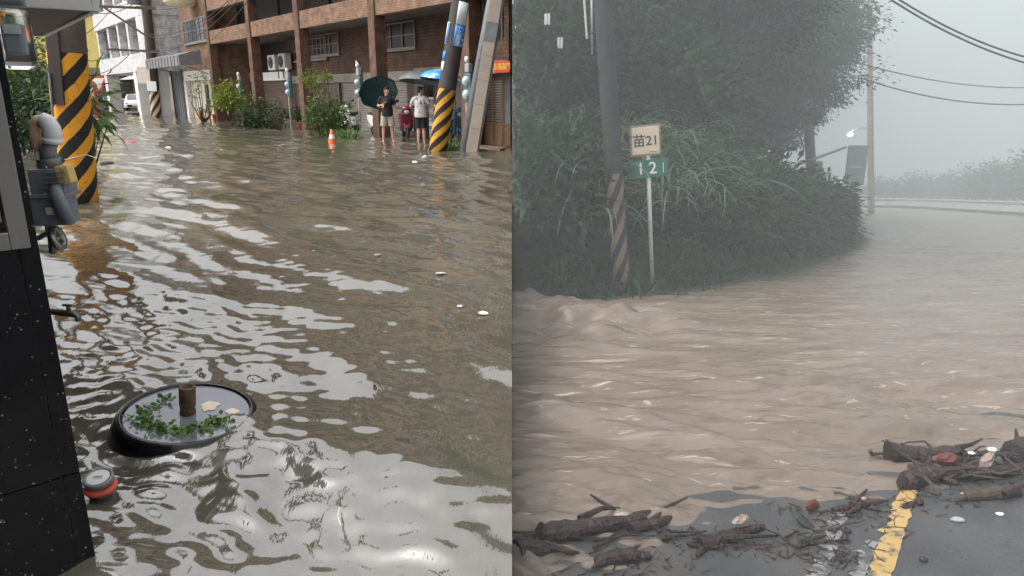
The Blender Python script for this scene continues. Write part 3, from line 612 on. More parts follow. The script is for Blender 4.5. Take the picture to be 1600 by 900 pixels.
# garden tap low on the side of the wall
tp = thing('water_tap', 'small weathered metal tap on the side of the granite wall', 'tap', AT(110, 490, 2.62), R(-10))
M['brass'] = mat('brass', (.16,.14,.11), .4, .35, 30, .3, 90, metal=.7)
g = MB(); g.tube([(-.16, .02, .0), (-.02, 0, 0), (.02, -.004, .0), (.036, -.008, -.008), (.042, -.01, -.026)], [.012, .0135, .0125, .011, .0105], 12); g.build('spout', M['brass'], tp, True)
g = MB(); g.tube([(-.005, 0, .008), (-.005, 0, .03)], [.009, .007], 10); g.build('stem', M['brass'], tp, True)
g = MB(); g.cbox((-.005, 0, .034), (.045, .012, .009), .003); g.build('handle', M['brass'], tp)

# water meter dial just clear of the flood
wm = thing('water_meter', 'round water meter with white dial and red lid just above the flood', 'water meter', G(158, 762), R(10))
M['lid_red'] = mat('lid_red', (.50,.07,.04), .4, .2, 20)
g = MB(); g.lathe([(0, -.2), (.036, -.2), (.040, -.02), (.050, 0), (.054, .03), (.054, .042), (.044, .044), (.043, .036), (0, .036)], 28, (0, 0, .012), Matrix.Rotation(R(14), 3, 'X')); g.build('body', M['grey_metal'], wm, True)
g = MB(); g.lathe([(0, 0), (.041, 0), (.041, .003), (0, .003)], 24, (0, -.009, .050), Matrix.Rotation(R(14), 3, 'X')); g.build('dial', M['pvc_white'], wm)
g = MB(); g.cbox((.0, -.01, .054), (.036, .018, .002), .0008, Matrix.Rotation(R(14), 3, 'X')); g.build('counter', M['slat_white'], wm)
for k in range(5): q = MB(); q.b(-.015 + k * .0066, -.0115 + k * .0066, -.014, -.006, .0545, .0558); q.build('digit', M['black'], wm)
g = MB(); g.lathe([(.03, 0), (.058, 0), (.061, .006), (.058, .012), (.03, .013), (.03, 0)], 28, (.012, -.026, .014), Matrix.Rotation(R(12), 3, 'X')); g.build('lid', M['lid_red'], wm, True)

# the round parasol stand with its pipe
us = thing('parasol_stand', 'round black parasol stand full of rainwater with a rusty centre pipe', 'parasol stand', BASE_C + Vector((0, 0, -.028)), R(0))
us.rotation_euler = (R(3.5), R(7.0), 0); RB = .325
g = MB(); g.lathe([(RB * .80, -.10), (RB * 1.03, -.06), (RB * 1.03, -.005), (RB * .99, .03), (RB * .945, .062), (RB * .90, .075), (RB * .865, .076), (RB * .845, .068), (RB * .83, .055), (RB * .5, .045), (0, .045)], 72); g.build('base', M['rubber_wet'], us, True)
M['puddle'] = water_mat('puddle', (.15,.16,.19), (.23,.24,.28), .03, 1.7, 5, .04)  # pale lavender base colour carries the sky's reflection
g = MB(); g.lathe([(RB * .838, .0), (0, .0001)], 64, (0, 0, .0625)); g.build('puddle', M['puddle'], us, True)
g = MB(); g.lathe([(.0, .02), (.036, .02), (.036, .075), (.0335, .085), (.0335, .10), (.037, .108), (.037, .20), (.034, .205), (.025, .205), (.024, .12), (0, .12)], 28); g.build('pipe', M['rust'], us, True)
def leaf_patch(n, cen, sd, seed, size, m, nm):
    gg = np.random.default_rng(seed); C = np.zeros((n, 3)); k = gg.integers(0, len(cen), n); C[:, :2] = np.array(cen)[k] + gg.normal(size=(n, 2)) * sd; C[:, 2] = .066 + gg.uniform(0, .012, n)
    C = C[np.hypot(C[:, 0], C[:, 1]) < RB * .8]; C = C[np.hypot(C[:, 0], C[:, 1]) > .05]
    D = gg.normal(size=(len(C), 3)); D[:, 2] = np.abs(D[:, 2]) * .25
    o = link(nm, quads_mesh(nm, leaves(gg, C, D, size, .8, -.05), M[m]), us); return tag(o, kind='stuff')
leaf_patch(240, [(-.14,-.135), (-.09,-.165), (-.03,-.18), (.03,-.17), (.09,-.14), (.13,-.10), (.16,-.05), (-.17,-.09)], .026, 5, .028, 'weed', 'duckweed')
leaf_patch(46, [(-.17, .04), (-.15, .09), (-.18, .0)], .022, 6, .024, 'weed', 'duckweed')
M['foamy'] = mat('foamy', (.66,.56,.45), .5, .2, 30)
def blob_plate(c, r, seed, th=.004, n=14, ax=1.0):
    gg = np.random.default_rng(seed); pts = [(c[0] + math.cos(2*math.pi*k/n) * r * ax * gg.uniform(.65, 1.15), c[1] + math.sin(2*math.pi*k/n) * r * gg.uniform(.65, 1.15)) for k in range(n)]
    return MB().prism(pts, 'z', c[2], c[2] + th)
blob_plate((.072, .085, .063), .055, 3, ax=.8).build('scum_patch', M['foamy'], us); blob_plate((.19, .055, .063), .03, 4).build('scum_patch', M['foamy'], us)

# floating scraps
M['scrap'] = mat('scrap', (.75,.74,.70), .4, .1, 20); M['leaf_brown'] = mat('leaf_brown', (.40,.12,.04), .6, .3, 30); M['pink'] = mat('pink', (.65,.06,.14), .5, .1)
SCR = [(491, 395), (521, 405), (688, 429), (606, 284), (648, 254), (668, 245), (732, 277), (350, 235), (437, 228), (719, 481), (755, 492), (262, 232), (440, 435), (590, 400)]
for i, (px, py) in enumerate(SCR):
    p = G(px, py); s = (.018 + .010 * (i % 3)) * max(1, p.y / 7); o = blob_plate((0, 0, 0), s, 20 + i, .006, 9, 1.6).build('floating_scrap', M['scrap'])
    o.location = p + Vector((0, 0, .012)); o.rotation_euler = (R(8), R(6 * (-1) ** i), i * 1.3); tag(o, 'small white plastic scrap floating on the brown flood water', 'litter', 'white scraps floating on the flood')
for i, (px, py, cl) in enumerate([(527, 459, 'orange fallen leaf floating on the open flood water'), (588, 607, 'brown curled leaf floating right of the parasol stand'), (355, 437, 'yellowish leaf scrap floating beyond the parasol stand')]):
    p = G(px, py); mb = MB(); s = .03; vs = []; n = 8
    for k in range(n + 1): a = k / n; wd = math.sin(math.pi * min(1, a * 1.05)) * .38 * s; vs += [(a * s * 1.5, -wd, .006 + .008 * math.sin(a * 4 + i)), (a * s * 1.5, wd, .008 + .01 * math.sin(a * 3))]
    mb.add(vs, [(2*k, 2*k+1, 2*k+3, 2*k+2) for k in range(n)]); o = mb.build('floating_leaf', M['leaf_brown']); o.location = p + Vector((0, 0, .008)); o.rotation_euler = (0, 0, i * 2.1); tag(o, cl, 'leaf')
o = MB().ell((0, 0, 0), (.26, .14, .07), 12, 6).build('pink_bag', M['pink'], None, True); o.location = G(203, 222); tag(o, 'pink plastic bag drifting down the flooded street', 'bag')
o = MB().ell((0, 0, 0), (.16, .09, .05), 12, 6).build('brown_bag', M['driftwood'], None, True); o.location = G(167, 255); tag(o, 'dark brown lump of rubbish afloat beside the striped pole', 'litter')
o = MB().tube([(0, 0, 0), (.06, .012, .004), (.12, .004, .0)], .003, 6).build('floating_stick', M['scrap']); o.location = G(533, 822) ; o.rotation_euler = (0, 0, R(104)); tag(o, 'thin pale stick floating in the rippled water below the stand', 'stick')
# ================================================================== striped utility poles on the street
YB = ((.78,.33,.02), (.012,.012,.012))
def pole(name, label, base, top_px, rad0, rad1, h, stripe, cat='utility pole', group=None, lean=None, dn=.3):
    t = thing(name, label, cat, base); d = lean if lean else (AT(top_px[0], top_px[1], base.y) - base); d = d.normalized()
    lean_to(t, d)
    g = MB(); n = 14; g.tube([(0, 0, -dn + (h + dn) * k / n) for k in range(n + 1)], [rad0 + (rad1 - rad0) * k / n for k in range(n + 1)], 26); g.build('shaft', stripe, t, True); return t
b0 = G(124, 316)
PN = pole('utility_pole', 'thick concrete utility pole with bold yellow and black stripes beside gas meter', b0, None, .245, .225, 8.5, stripe_mat('stripe_near', YB[0], YB[1], .42, -4, 2.03, (.10,.075,.058), .5), lean=AT(103, 60, b0.y) - b0)
M['panel_brown'] = mat('panel_brown', (.045,.036,.032), .7, .3, 5)
q = MB(); q.b(-.10, .06, -.27, -.235, 1.35, 3.2); q.build('backboard', M['panel_brown'], PN)
q = MB(); q.tube([(-.085, -.285, .55), (-.085, -.285, 1.75)], .014, 8); q.build('conduit', M['grey_metal'], PN)
q = MB(); q.tube([(.0, -.25, .62), (.12, -.225, .66), (.22, -.12, .70), (.36, -.12, .66)], .006, 6); q.build('wire_tie', M['pvc'], PN)
b1 = G(684, 236)
PMi = pole('utility_pole', 'yellow and black striped concrete pole with blue address plates near the pedestrians', b1, (719, 5), .245, .20, 8.5, stripe_mat('stripe_mid', (.62,.30,.03), YB[1], .42, -4, 1.62, (.055,.048,.045), .7))
M['plate_blue'] = mat('plate_blue', (.03,.22,.62), .4, .12, 20); M['plate_white'] = mat('plate_white', (.74,.80,.80), .4, .05)
def curved_plate(parent, r, a0, a1, z0, z1, m, name):
    g = MB(); n = 8; vs = []
    for k in range(n + 1):
        a = R(a0 + (a1 - a0) * k / n)
        for rr_ in (r, r + .008):
            vs += [(rr_ * math.cos(a), rr_ * math.sin(a), z0), (rr_ * math.cos(a), rr_ * math.sin(a), z1)]
    fs = []
    for k in range(n): i = 4 * k; fs += [(i+2, i+6, i+7, i+3), (i, i+1, i+5, i+4), (i, i+4, i+6, i+2), (i+1, i+3, i+7, i+5)]
    fs += [(0, 2, 3, 1), (4*n, 4*n+1, 4*n+3, 4*n+2)]; g.add(vs, fs); return g.build(name, m, parent, True)
def zpix(py): return (AT(700, py, b1.y) - b1).z * 1.01
curved_plate(PMi, .236, -92, -22, zpix(37), zpix(2), M['plate_white'], 'white_plate'); bp = curved_plate(PMi, .236, -92, -18, zpix(71), zpix(38), M['plate_blue'], 'blue_plate')
curved_plate(PMi, .234, -165, -132, zpix(70), zpix(36), M['plate_white'], 'white_plate'); bq = curved_plate(PMi, .242, -150, -133, zpix(69), zpix(37), M['plate_blue'], 'blue_plate')
curved_plate(PMi, .236, -168, -132, zpix(96), zpix(81), M['plate_blue'], 'blue_plate'); curved_plate(PMi, .236, -168, -132, zpix(112), zpix(97), M['plate_white'], 'white_plate')
for k, ch in enumerate('十五鄰里'):
    for a, sz, dz in ((-66, .14, 0), (-36, .07, -.02)):
        me = text_mesh(ch, sz); me.materials.append(M['plate_white']); o = link('lettering', me, PMi); o.rotation_euler = (math.pi/2, 0, R(a + 90)); o.location = (.252 * math.cos(R(a)), .252 * math.sin(R(a)), zpix(43 + k * 8) + dz)
bl = G(737, 236); dl = (AT(775, 5, bl.y) - bl)
lp = thing('steel_post', 'tall leaning beige square post with a dark band by the folding door', 'post', bl); lean_to(lp, dl)
g = MB(); g.cbox((0, 0, 2.6), (.30, .20, 6.0), .012); g.build('shaft', M['beige_paint'], lp); zz = (AT(760, 55, bl.y) - bl).z
g = MB(); g.cbox((0, 0, zz + .12), (.312, .212, .48), .006); g.build('band', M['grey_metal'], lp)
for k in range(4): q = MB(); q.b(-.151, .151, -.103, -.1, .6 + k * .62, .607 + k * .62); q.build('joint', M['concrete_dark'], lp)
g = MB(); g.b(.14, .20, -.08, .1, -.3, 5.5); g.build('channel', M['concrete_dark'], lp)
gp = thing('grey_conduit_pole', 'tall leaning round grey steel pole next to the beige post', 'pole', G(722, 236)); lean_to(gp, (AT(765, 5, bl.y) - G(722, 236)))
g = MB(); g.tube([(0, 0, -.3), (0, 0, 5.5)], .082, 16); g.build('shaft', M['grey_paint'], gp, True); g = MB(); g.tube([(0, 0, 2.35), (0, 0, 2.38)], .09, 16); g.build('clamp', M['steel'], gp)

# far wooden pole with transformer, cross arms and wires
bf = G(245, 183); PF = pole('utility_pole', 'leaning old wooden utility pole with transformer before the white tiled house', bf, (228, 0), .32, .24, 11, stripe_mat('stripe_far', (.62,.45,.28), (.03,.025,.022), .70, -4, 1.9, (.075,.058,.046), .4))
q = MB(); q.tube([(-.7, -.1, 6.7), (-.7, -.1, 8.0)], .38, 16); q.build('transformer', M['grey_paint'], PF, True)
for z, a, l in ((6.5, -4.4, .6), (4.0, -2.6, .6)): q = MB(); q.box(((a + l) / 2, -.2, z), (l - a, .12, .14)); q.build('cross_arm', M['wood_pole'], PF)
q = MB(); q.tube([(-.1, -.2, 4.9), (-2.6, -.2, 6.5)], .06, 6); q.build('brace', M['wood_pole'], PF)
q = MB(); q.tube([(-3.9, -.2, 3.8), (-4.5, -.2, 7.3)], .12, 8); q.build('drop_arm', M['wood_pole'], PF)
q = MB(); q.cbox((-.4, -.35, 2.55), (.8, .1, 1.0), .02); q.build('notice', M['pvc'], PF)
q = MB(); q.cbox((.05, -.38, 1.9), (.6, .06, .6), .02); q.build('notice', M['white_plastic'], PF)
def cable(label, a, b, sag, r=.022, group='overhead cables along the flooded street', n=18, name='overhead_cable'):
    a, b = Vector(a), Vector(b); pts = [a.lerp(b, k / n) - Vector((0, 0, sag * 4 * (k / n) * (1 - k / n))) for k in range(n + 1)]
    return tag(MB().tube(pts, r, 5).build(name, M['cable'], None, True), label, 'cable', group)
CL = 'thin black overhead cable slung along the brick building from the wooden pole'
tpf = lambda z, dx=0: bf + (AT(228, 0, bf.y) - bf).normalized() * z + Vector((dx, -.3, 0))
for i, (zf, dx, zn, dd) in enumerate(((6.6, -2, 6.2, -1.2), (6.6, -.5, 6.0, -1.3), (6.5, .3, 5.75, -1.0), (5.0, 0, 5.4, -1.1), (4.9, 0, 5.25, -1.2), (4.1, -1, 4.95, -1.2), (4.1, .3, 4.8, -1.1))):
    cable(CL, tpf(zf, dx), LW(6.5 + i * .5, dd, zn + 2.0), .9 + .12 * i, .016)
CL2 = 'thin black overhead cable running from the wooden pole across the pale sky'
for i, (zf, dx, px, py) in enumerate(((6.6, -3.5, 60, 45), (6.5, -2, 60, 60), (4.2, -2, 90, 70), (4.0, -1, 90, 108), (6.4, -4, 100, 15), (7.2, 0, 100, 2))):
    cable(CL2, tpf(zf, dx), AT(px, py, 40), .8, .02, 'overhead cables across the sky')

# ================================================================== street plants
shrub('leafy_tree', 'tall leafy shrub with small leaves left of the striped pole', G(52, 225), (1.3, 1.3, 1.9), 11, 'leaf', 110, 36, .17, .22, -.9, lift=1.7)
shrub('leafy_tree', 'dark dense shrub under the awning behind the gas meter', G(72, 238), (.9, .9, .9), 12, 'leaf_dark', 60, 34, .2, .2, -.8, lift=.85)
shrub('sapling', 'loose wispy sapling against the white sky beside the meter cover', G(40, 205), (.7, .7, 1.1), 13, 'leaf', 26, 16, .16, .2, -.9, lift=3.1)
shrub('oleander', 'shrub with long narrow drooping leaves behind the striped pole', G(136, 262) + Vector((.1, 0, 0)), (.62, .5, .62), 14, 'leaf', 26, 13, .38, .14, -.7, .16, lift=1.2, droop=.7)
def FS(px, py): return G(px, py)
shrub('potted_shrub', 'tall bushy green shrub standing by the traffic cone', G(516, 214), (.78, .6, .78), 21, 'leaf', 60, 34, .13, .14, -.9, lift=.78)
shrub('potted_shrub', 'upper tuft of a climbing bush against the grey shutter', G(503, 209), (.62, .4, .34), 22, 'leaf_yellow', 26, 30, .11, .1, -.9, lift=1.95)
shrub('yellow_green_shrub', 'bright yellow-green shrub in front of the dark open bay', G(362, 197), (.62, .5, .62), 23, 'leaf_yellow', 34, 24, .2, .15, -.7, lift=1.35)
shrub('low_hedge', 'low dark green hedge along the brown shutter', G(418, 200), (1.25, .6, .62), 24, 'leaf_dark', 70, 30, .14, .16, -.5, lift=.4)
shrub('low_hedge', 'low green hedge plant against a brick pillar base', G(397, 198), (.5, .4, .9), 25, 'leaf', 30, 26, .15, .15, -.7, lift=.6)
shrub('spindly_shrub', 'spindly half-bare shrub beside the white garage shutter', G(318, 190), (.75, .5, 1.05), 26, 'leaf_yellow', 14, 14, .2, .13, -.9, lift=1.6, stem=.035)
shrub('spindly_shrub', 'thin dry twiggy plant by the meter pipes on a pillar', G(437, 203), (.4, .3, .8), 27, 'leaf', 12, 8, .12, .1, -.9, lift=1.0, stem=.02)
grass_clump('weed_clump', 'bright green weeds growing at the foot of the pillar by the meter pipe', G(543, 216), 70, .75, 31, 'weed', .02, .55)
grass_clump('weed_clump', 'small weeds between the striped pole and the grey pole', G(708, 234), 70, .55, 32, 'weed', .018, .45)
grass_clump('weed_clump', 'long green grass blades at the waterline right of the striped pole', G(146, 205), 40, 1.2, 33, 'weed', .03, .5)
def pot(px, py, r, label, leafy=True, seed=1):
    t = thing('flower_pot', label, 'flower pot', G(px, py))
    g = MB(); g.lathe([(0, 0), (r * .78, 0), (r, r * 1.35), (r * 1.08, r * 1.36), (r * 1.08, r * 1.55), (r * .95, r * 1.55), (r * .93, r * 1.3), (0, r * 1.3)], 20, (0, 0, -.02)); g.build('pot', M['red_pot'], t, True)
    if leafy:
        V, cc = crown_quads(seed, (.24, .24, .34), 18, 18, .14, .09); link('plant', quads_mesh('plant', V + np.array([0, 0, r * 1.4 + .36]), M['leaf_dark']), t)
    return t
pot(473, 202, .20, 'round red flower pot with a small plant beside a brick pillar', True, 5); pot(490, 201, .26, 'wide red-brown flower pot under the parked scooter', False); pot(340, 189, .25, 'red flower pot standing at the far arcade pillar', False)
# ================================================================== things mounted on the arcade
def ac_unit(px, py, wd, label):
    s, z = FP(px, py, ID - .3); t = thing('air_conditioner', label, 'air conditioner', LW(s, ID - .3, z), ROWZ, 'outdoor air conditioner units')
    g = MB(); g.cbox((0, 0, 0), (wd, .34, .72), .03); g.build('casing', M['ac_white'], t)
    g = MB(); g.lathe([(0, 0), (.26, 0), (.27, .02), (.25, .03), (.24, .012), (0, .012)], 24, (.06, .172, 0), Matrix.Rotation(R(-90), 3, 'X')); g.build('fan_grille', M['dark'], t)
    for k in range(5): q = MB(); q.lathe([(.04 + .045 * k, 0), (.05 + .045 * k, 0), (.05 + .045 * k, .006), (.04 + .045 * k, .006)], 20, (.06, .188, 0), Matrix.Rotation(R(-90), 3, 'X')); q.build('grille_ring', M['grey_metal'], t)
    for x in (-wd * .35, wd * .35): q = MB(); q.b(x - .02, x + .02, .16, -.3, -.42, -.365); q.b(x - .02, x + .02, -.26, -.3, -.75, -.42); q.build('bracket', M['alu'], t)
    return t
ac_unit(429, 98, .95, 'cream outdoor air conditioner unit bracketed on the brick wall'); ac_unit(445, 96, .8, 'cream outdoor air conditioner unit half hidden by a brick pillar')
M['dome'] = mat('dome', (.42,.50,.52), .12, .2, 8, spec=.8)
def meter_stack(px, y_top, y_m1, y_m2, y_bot, d, label, sc_=1.0):
    s, z1 = FP(px, y_top, d); t = thing('electric_meter', label, 'electric meter', LW(s, d, 0), ROWZ, 'teal electric meters on the arcade pillars')
    zz = [FP(px, y, d)[1] for y in (y_m1, y_m2)]
    for z in zz:
        g = MB(); g.cbox((0, -.02, z), (.27 * sc_, .14, .34 * sc_), .03); mo = g.build('meter_box', M['teal'], t)
        q = MB(); q.ell((.03, .05, z), (.115 * sc_, .11, .115 * sc_), 16, 8); q.build('glass_dome', M['dome'], mo, True)
    g = MB(); g.tube([(.1, .0, -.1), (.1, 0, zz[1] - .25), (.02, 0, zz[1] - .17)], .028, 8); g.build('lower_pipe', M['pvc'], t, True)
    g = MB(); g.tube([(.0, 0, zz[0] + .17), (.0, 0, z1 - .15), (.05, .05, z1)], .024, 8); g.build('upper_pipe', M['pvc'], t, True)
    g = MB(); g.cbox((0, -.01, zz[0] + .36), (.2, .13, .24), .03); g.build('junction_box', M['grey_paint'], t)
    g = MB(); g.ell((.02, .02, zz[0] + .58), (.07, .07, .09)); g.build('insulator', M['white_plastic'], t, True)
    g = MB(); g.b(-.1, .1, -.09, -.12, zz[1] - .3, z1 - .2); g.build('backboard', M['wood_pole'], t)
meter_stack(559, 95, 129, 145, 212, -.12, 'pair of teal electric meters with white pipe on the pillar by the weeds')
meter_stack(449, 108, 132, 144, 203, -.12, 'pair of teal electric meters on the brick pillar next to the air conditioners')
meter_stack(373, 118, 135, 146, 196, -.12, 'pair of grey-green electric meters on the pillar behind the yellow-green shrub')
meter_stack(731, 88, 127, 148, 226, -.15, 'large pair of teal electric meters between the striped pole and the grey pole', 1.25)
bb = thing('notice_board', 'narrow black board standing at the far arcade pillar', 'board', LW(24.4, -.2, 0), ROWZ); g = MB(); g.cbox((0, 0, 1.35), (.55, .06, 1.15), .01); g.build('board', M['black'], bb); g = MB(); g.tube([(0, 0, -.1), (0, 0, .8)], .04); g.build('post', M['alu'], bb)

# traffic cone
tc_ = thing('traffic_cone', 'orange traffic cone with white band standing in the flood', 'traffic cone', G(519, 222))
def cone_r(z): return .115 * (1 - z / .47) + .010
for nm, z0, z1, m in (('lower_band', -.1, .11, 'orange'), ('white_band', .11, .24, 'white_plastic'), ('upper_band', .24, .39, 'orange')):
    g = MB(); g.lathe([(cone_r(z0), z0), (cone_r(z1), z1)] + ([(0, z1)] if z1 > .35 else []), 20); g.build(nm, M[m], tc_, True)

# scooters
def scooter(loc, rz, col, label, seatcol='black', windshield=False):
    t = thing('scooter', label, 'scooter', loc, rz)
    mc_ = mat('scooter_paint', col, .3, .08, 5, coat=.5)
    for x in (-.55, .58):
        g = MB(); n = 10; prof = [(.17 + .055 * math.cos(2*math.pi*k/n), .05 * math.sin(2*math.pi*k/n)) for k in range(n + 1)]; g.lathe(prof, 22, (x, 0, .2), Matrix.Rotation(R(90), 3, 'X')); wo = g.build('wheel', M['tyre'], t, True)
        g = MB(); g.lathe([(.02, -.04), (.14, -.025), (.14, .025), (.02, .04)], 14, (x, 0, .2), Matrix.Rotation(R(90), 3, 'X')); g.build('rim', M['alu'], wo)
    def slab(prof, wd, name, m, bev=.025): g = MB(); g.prism(prof, 'y', -wd/2, wd/2); return g.build(name, m, t, bevel=bev)
    slab([(-.82,.62),(-.70,.45),(-.30,.28),(-.10,.30),(-.08,.62),(-.30,.70),(-.75,.72)], .34, 'rear_body', mc_, .05)
    slab([(-.14,.30),(.36,.28),(.36,.22),(-.14,.22)], .36, 'floorboard', M['black'])
    slab([(.34,.22),(.44,.26),(.60,.78),(.56,.92),(.48,.90),(.46,.74)], .40, 'front_shield', mc_, .035)
    slab([(.40,.43),(.62,.46),(.78,.36),(.74,.33),(.60,.40),(.44,.36)], .16, 'front_fender', mc_, .03)
    slab([(-.78,.72),(-.62,.80),(-.20,.78),(.0,.74),(-.04,.68),(-.70,.68)], .29, 'seat', M[seatcol], .04)
    g = MB(); g.ell((.52, 0, .97), (.12, .17, .10)); g.build('handlebar_cover', mc_, t, True)
    g = MB(); g.tube([(.44, -.34, 1.0), (.50, -.15, .98), (.52, 0, .98), (.50, .15, .98), (.44, .34, 1.0)], .017, 8); g.build('handlebar', M['black'], t, True)
    for s in (-1, 1):
        g = MB(); g.tube([(.47, s * .24, 1.0), (.46, s * .30, 1.2)], .008, 6); mo = g.build('mirror_stem', M['black'], t); q = MB(); q.ell((.46, s * .31, 1.23), (.02, .07, .05)); q.build('mirror', M['black'], mo, True)
    g = MB(); g.ell((.615, 0, .86), (.05, .10, .07)); g.build('headlight', M['dome'], t, True)
    g = MB(); g.ell((-.80, 0, .62), (.04, .11, .04)); g.build('tail_light', M['red'], t, True)
    g = MB(); g.tube([(.54, .09, .5), (.58, .09, .2)], .025, 8); g.tube([(.54, -.09, .5), (.58, -.09, .2)], .025, 8); g.build('fork', M['alu'], t)
    g = MB(); g.tube([(-.2, -.17, .24), (-.75, -.2, .34)], [.03, .055], 10); g.build('exhaust', M['grey_metal'], t, True)
    return t
def inside(px, py, d):                       # standing place inside the arcade
    s, _ = FP(px, py, d); return LW(s, d, 0)
scooter(inside(591, 212, .75), R(-62), (.78,.78,.76), 'white scooter parked behind the man in the black shirt')
scooter(inside(634, 212, .9), R(-75), (.20,.015,.04), 'red scooter parked between the two pedestrians')
scooter(inside(655, 214, .8), R(-80), (.03,.032,.036), 'dark grey scooter parked behind the person in black shorts')
scooter(inside(549, 210, .35), R(-100), (.74,.74,.72), 'white scooter parked beside the bushy shrub and meter pipes')
scooter(inside(484, 203, .7), R(-50), (.10,.10,.11), 'black scooter parked above the red flower pots')
scooter(inside(712, 216, .8), R(-70), (.05,.14,.22), 'blue scooter parked behind the striped pole')
fs = thing('folded_sheet', 'pale grey plastic sheet slung over the black scooter', 'sheet', inside(486, 203, .35), ROWZ)
g = MB(); vs = []
for i in range(9):
    for j in range(5): vs.append((-.45 + i * .1 + .03 * j, .05 * math.sin(i * 1.1 + j), .95 - i * .075 + .06 * j - .01 * math.sin(j * 2 + i)))
g.add(vs, [(i*5+j, i*5+j+1, (i+1)*5+j+1, (i+1)*5+j) for i in range(8) for j in range(4)]); g.build('sheet', M['grey_paint'], fs, True)

# ================================================================== people
def remesh(name, mb, m, parent, vox=.012, smooth=3, keep=None):
    me = bpy.data.meshes.new(name); me.from_pydata([tuple(v) for v in mb.v], [], mb.f)
    bm = bmesh.new(); bm.from_mesh(me); bmesh.ops.recalc_face_normals(bm, faces=bm.faces); bm.to_mesh(me); bm.free()
    o = bpy.data.objects.new(name, me); COL.objects.link(o)
    r = o.modifiers.new('r', 'REMESH'); r.mode = 'VOXEL'; r.voxel_size = vox; r.use_smooth_shade = True
    s = o.modifiers.new('s', 'SMOOTH'); s.factor = .5; s.iterations = smooth
    dg = bpy.context.evaluated_depsgraph_get(); m2 = bpy.data.meshes.new_from_object(o.evaluated_get(dg)); bpy.data.objects.remove(o)
    for z, up in (keep or []):                       # clean hems
        bm = bmesh.new(); bm.from_mesh(m2); bmesh.ops.bisect_plane(bm, geom=bm.verts[:] + bm.edges[:] + bm.faces[:], plane_co=(0, 0, z), plane_no=(0, 0, 1), clear_inner=up, clear_outer=not up); bm.to_mesh(m2); bm.free()
    m2.materials.clear(); m2.materials.append(m); m2.polygons.foreach_set('use_smooth', [True] * len(m2.polygons)); m2.name = name
    return link(name, m2, parent)
def hand(mb, w, d, up, s=1):                 # palm, four bent fingers and a thumb from wrist w along d
    w, d, up = Vector(w), Vector(d).normalized(), Vector(up).normalized(); side = d.cross(up).normalized() * s
    mb.caps(w, w + d * .055, .024, .03, 8); mb.caps(w + d * .03 + side * .015, w + d * .07 + side * .018, .016, .016, 8); mb.caps(w + d * .03 - side * .015, w + d * .07 - side * .018, .016, .016, 8)
    for k, L in enumerate((.062, .072, .068, .052)):
        b = w + d * .075 + side * (.027 - .018 * k); m1 = b + d * L * .5 - up * .012; e = m1 + d * L * .3 - up * L * .4; mb.caps(b, m1, .0095, .009, 6); mb.caps(m1, e, .009, .0075, 6)
    b = w + d * .02 + side * .024; m1 = b + side * .026 + d * .028; mb.caps(b, m1, .012, .0105, 6); mb.caps(m1, m1 + d * .028 - up * .012, .0105, .0085, 6)
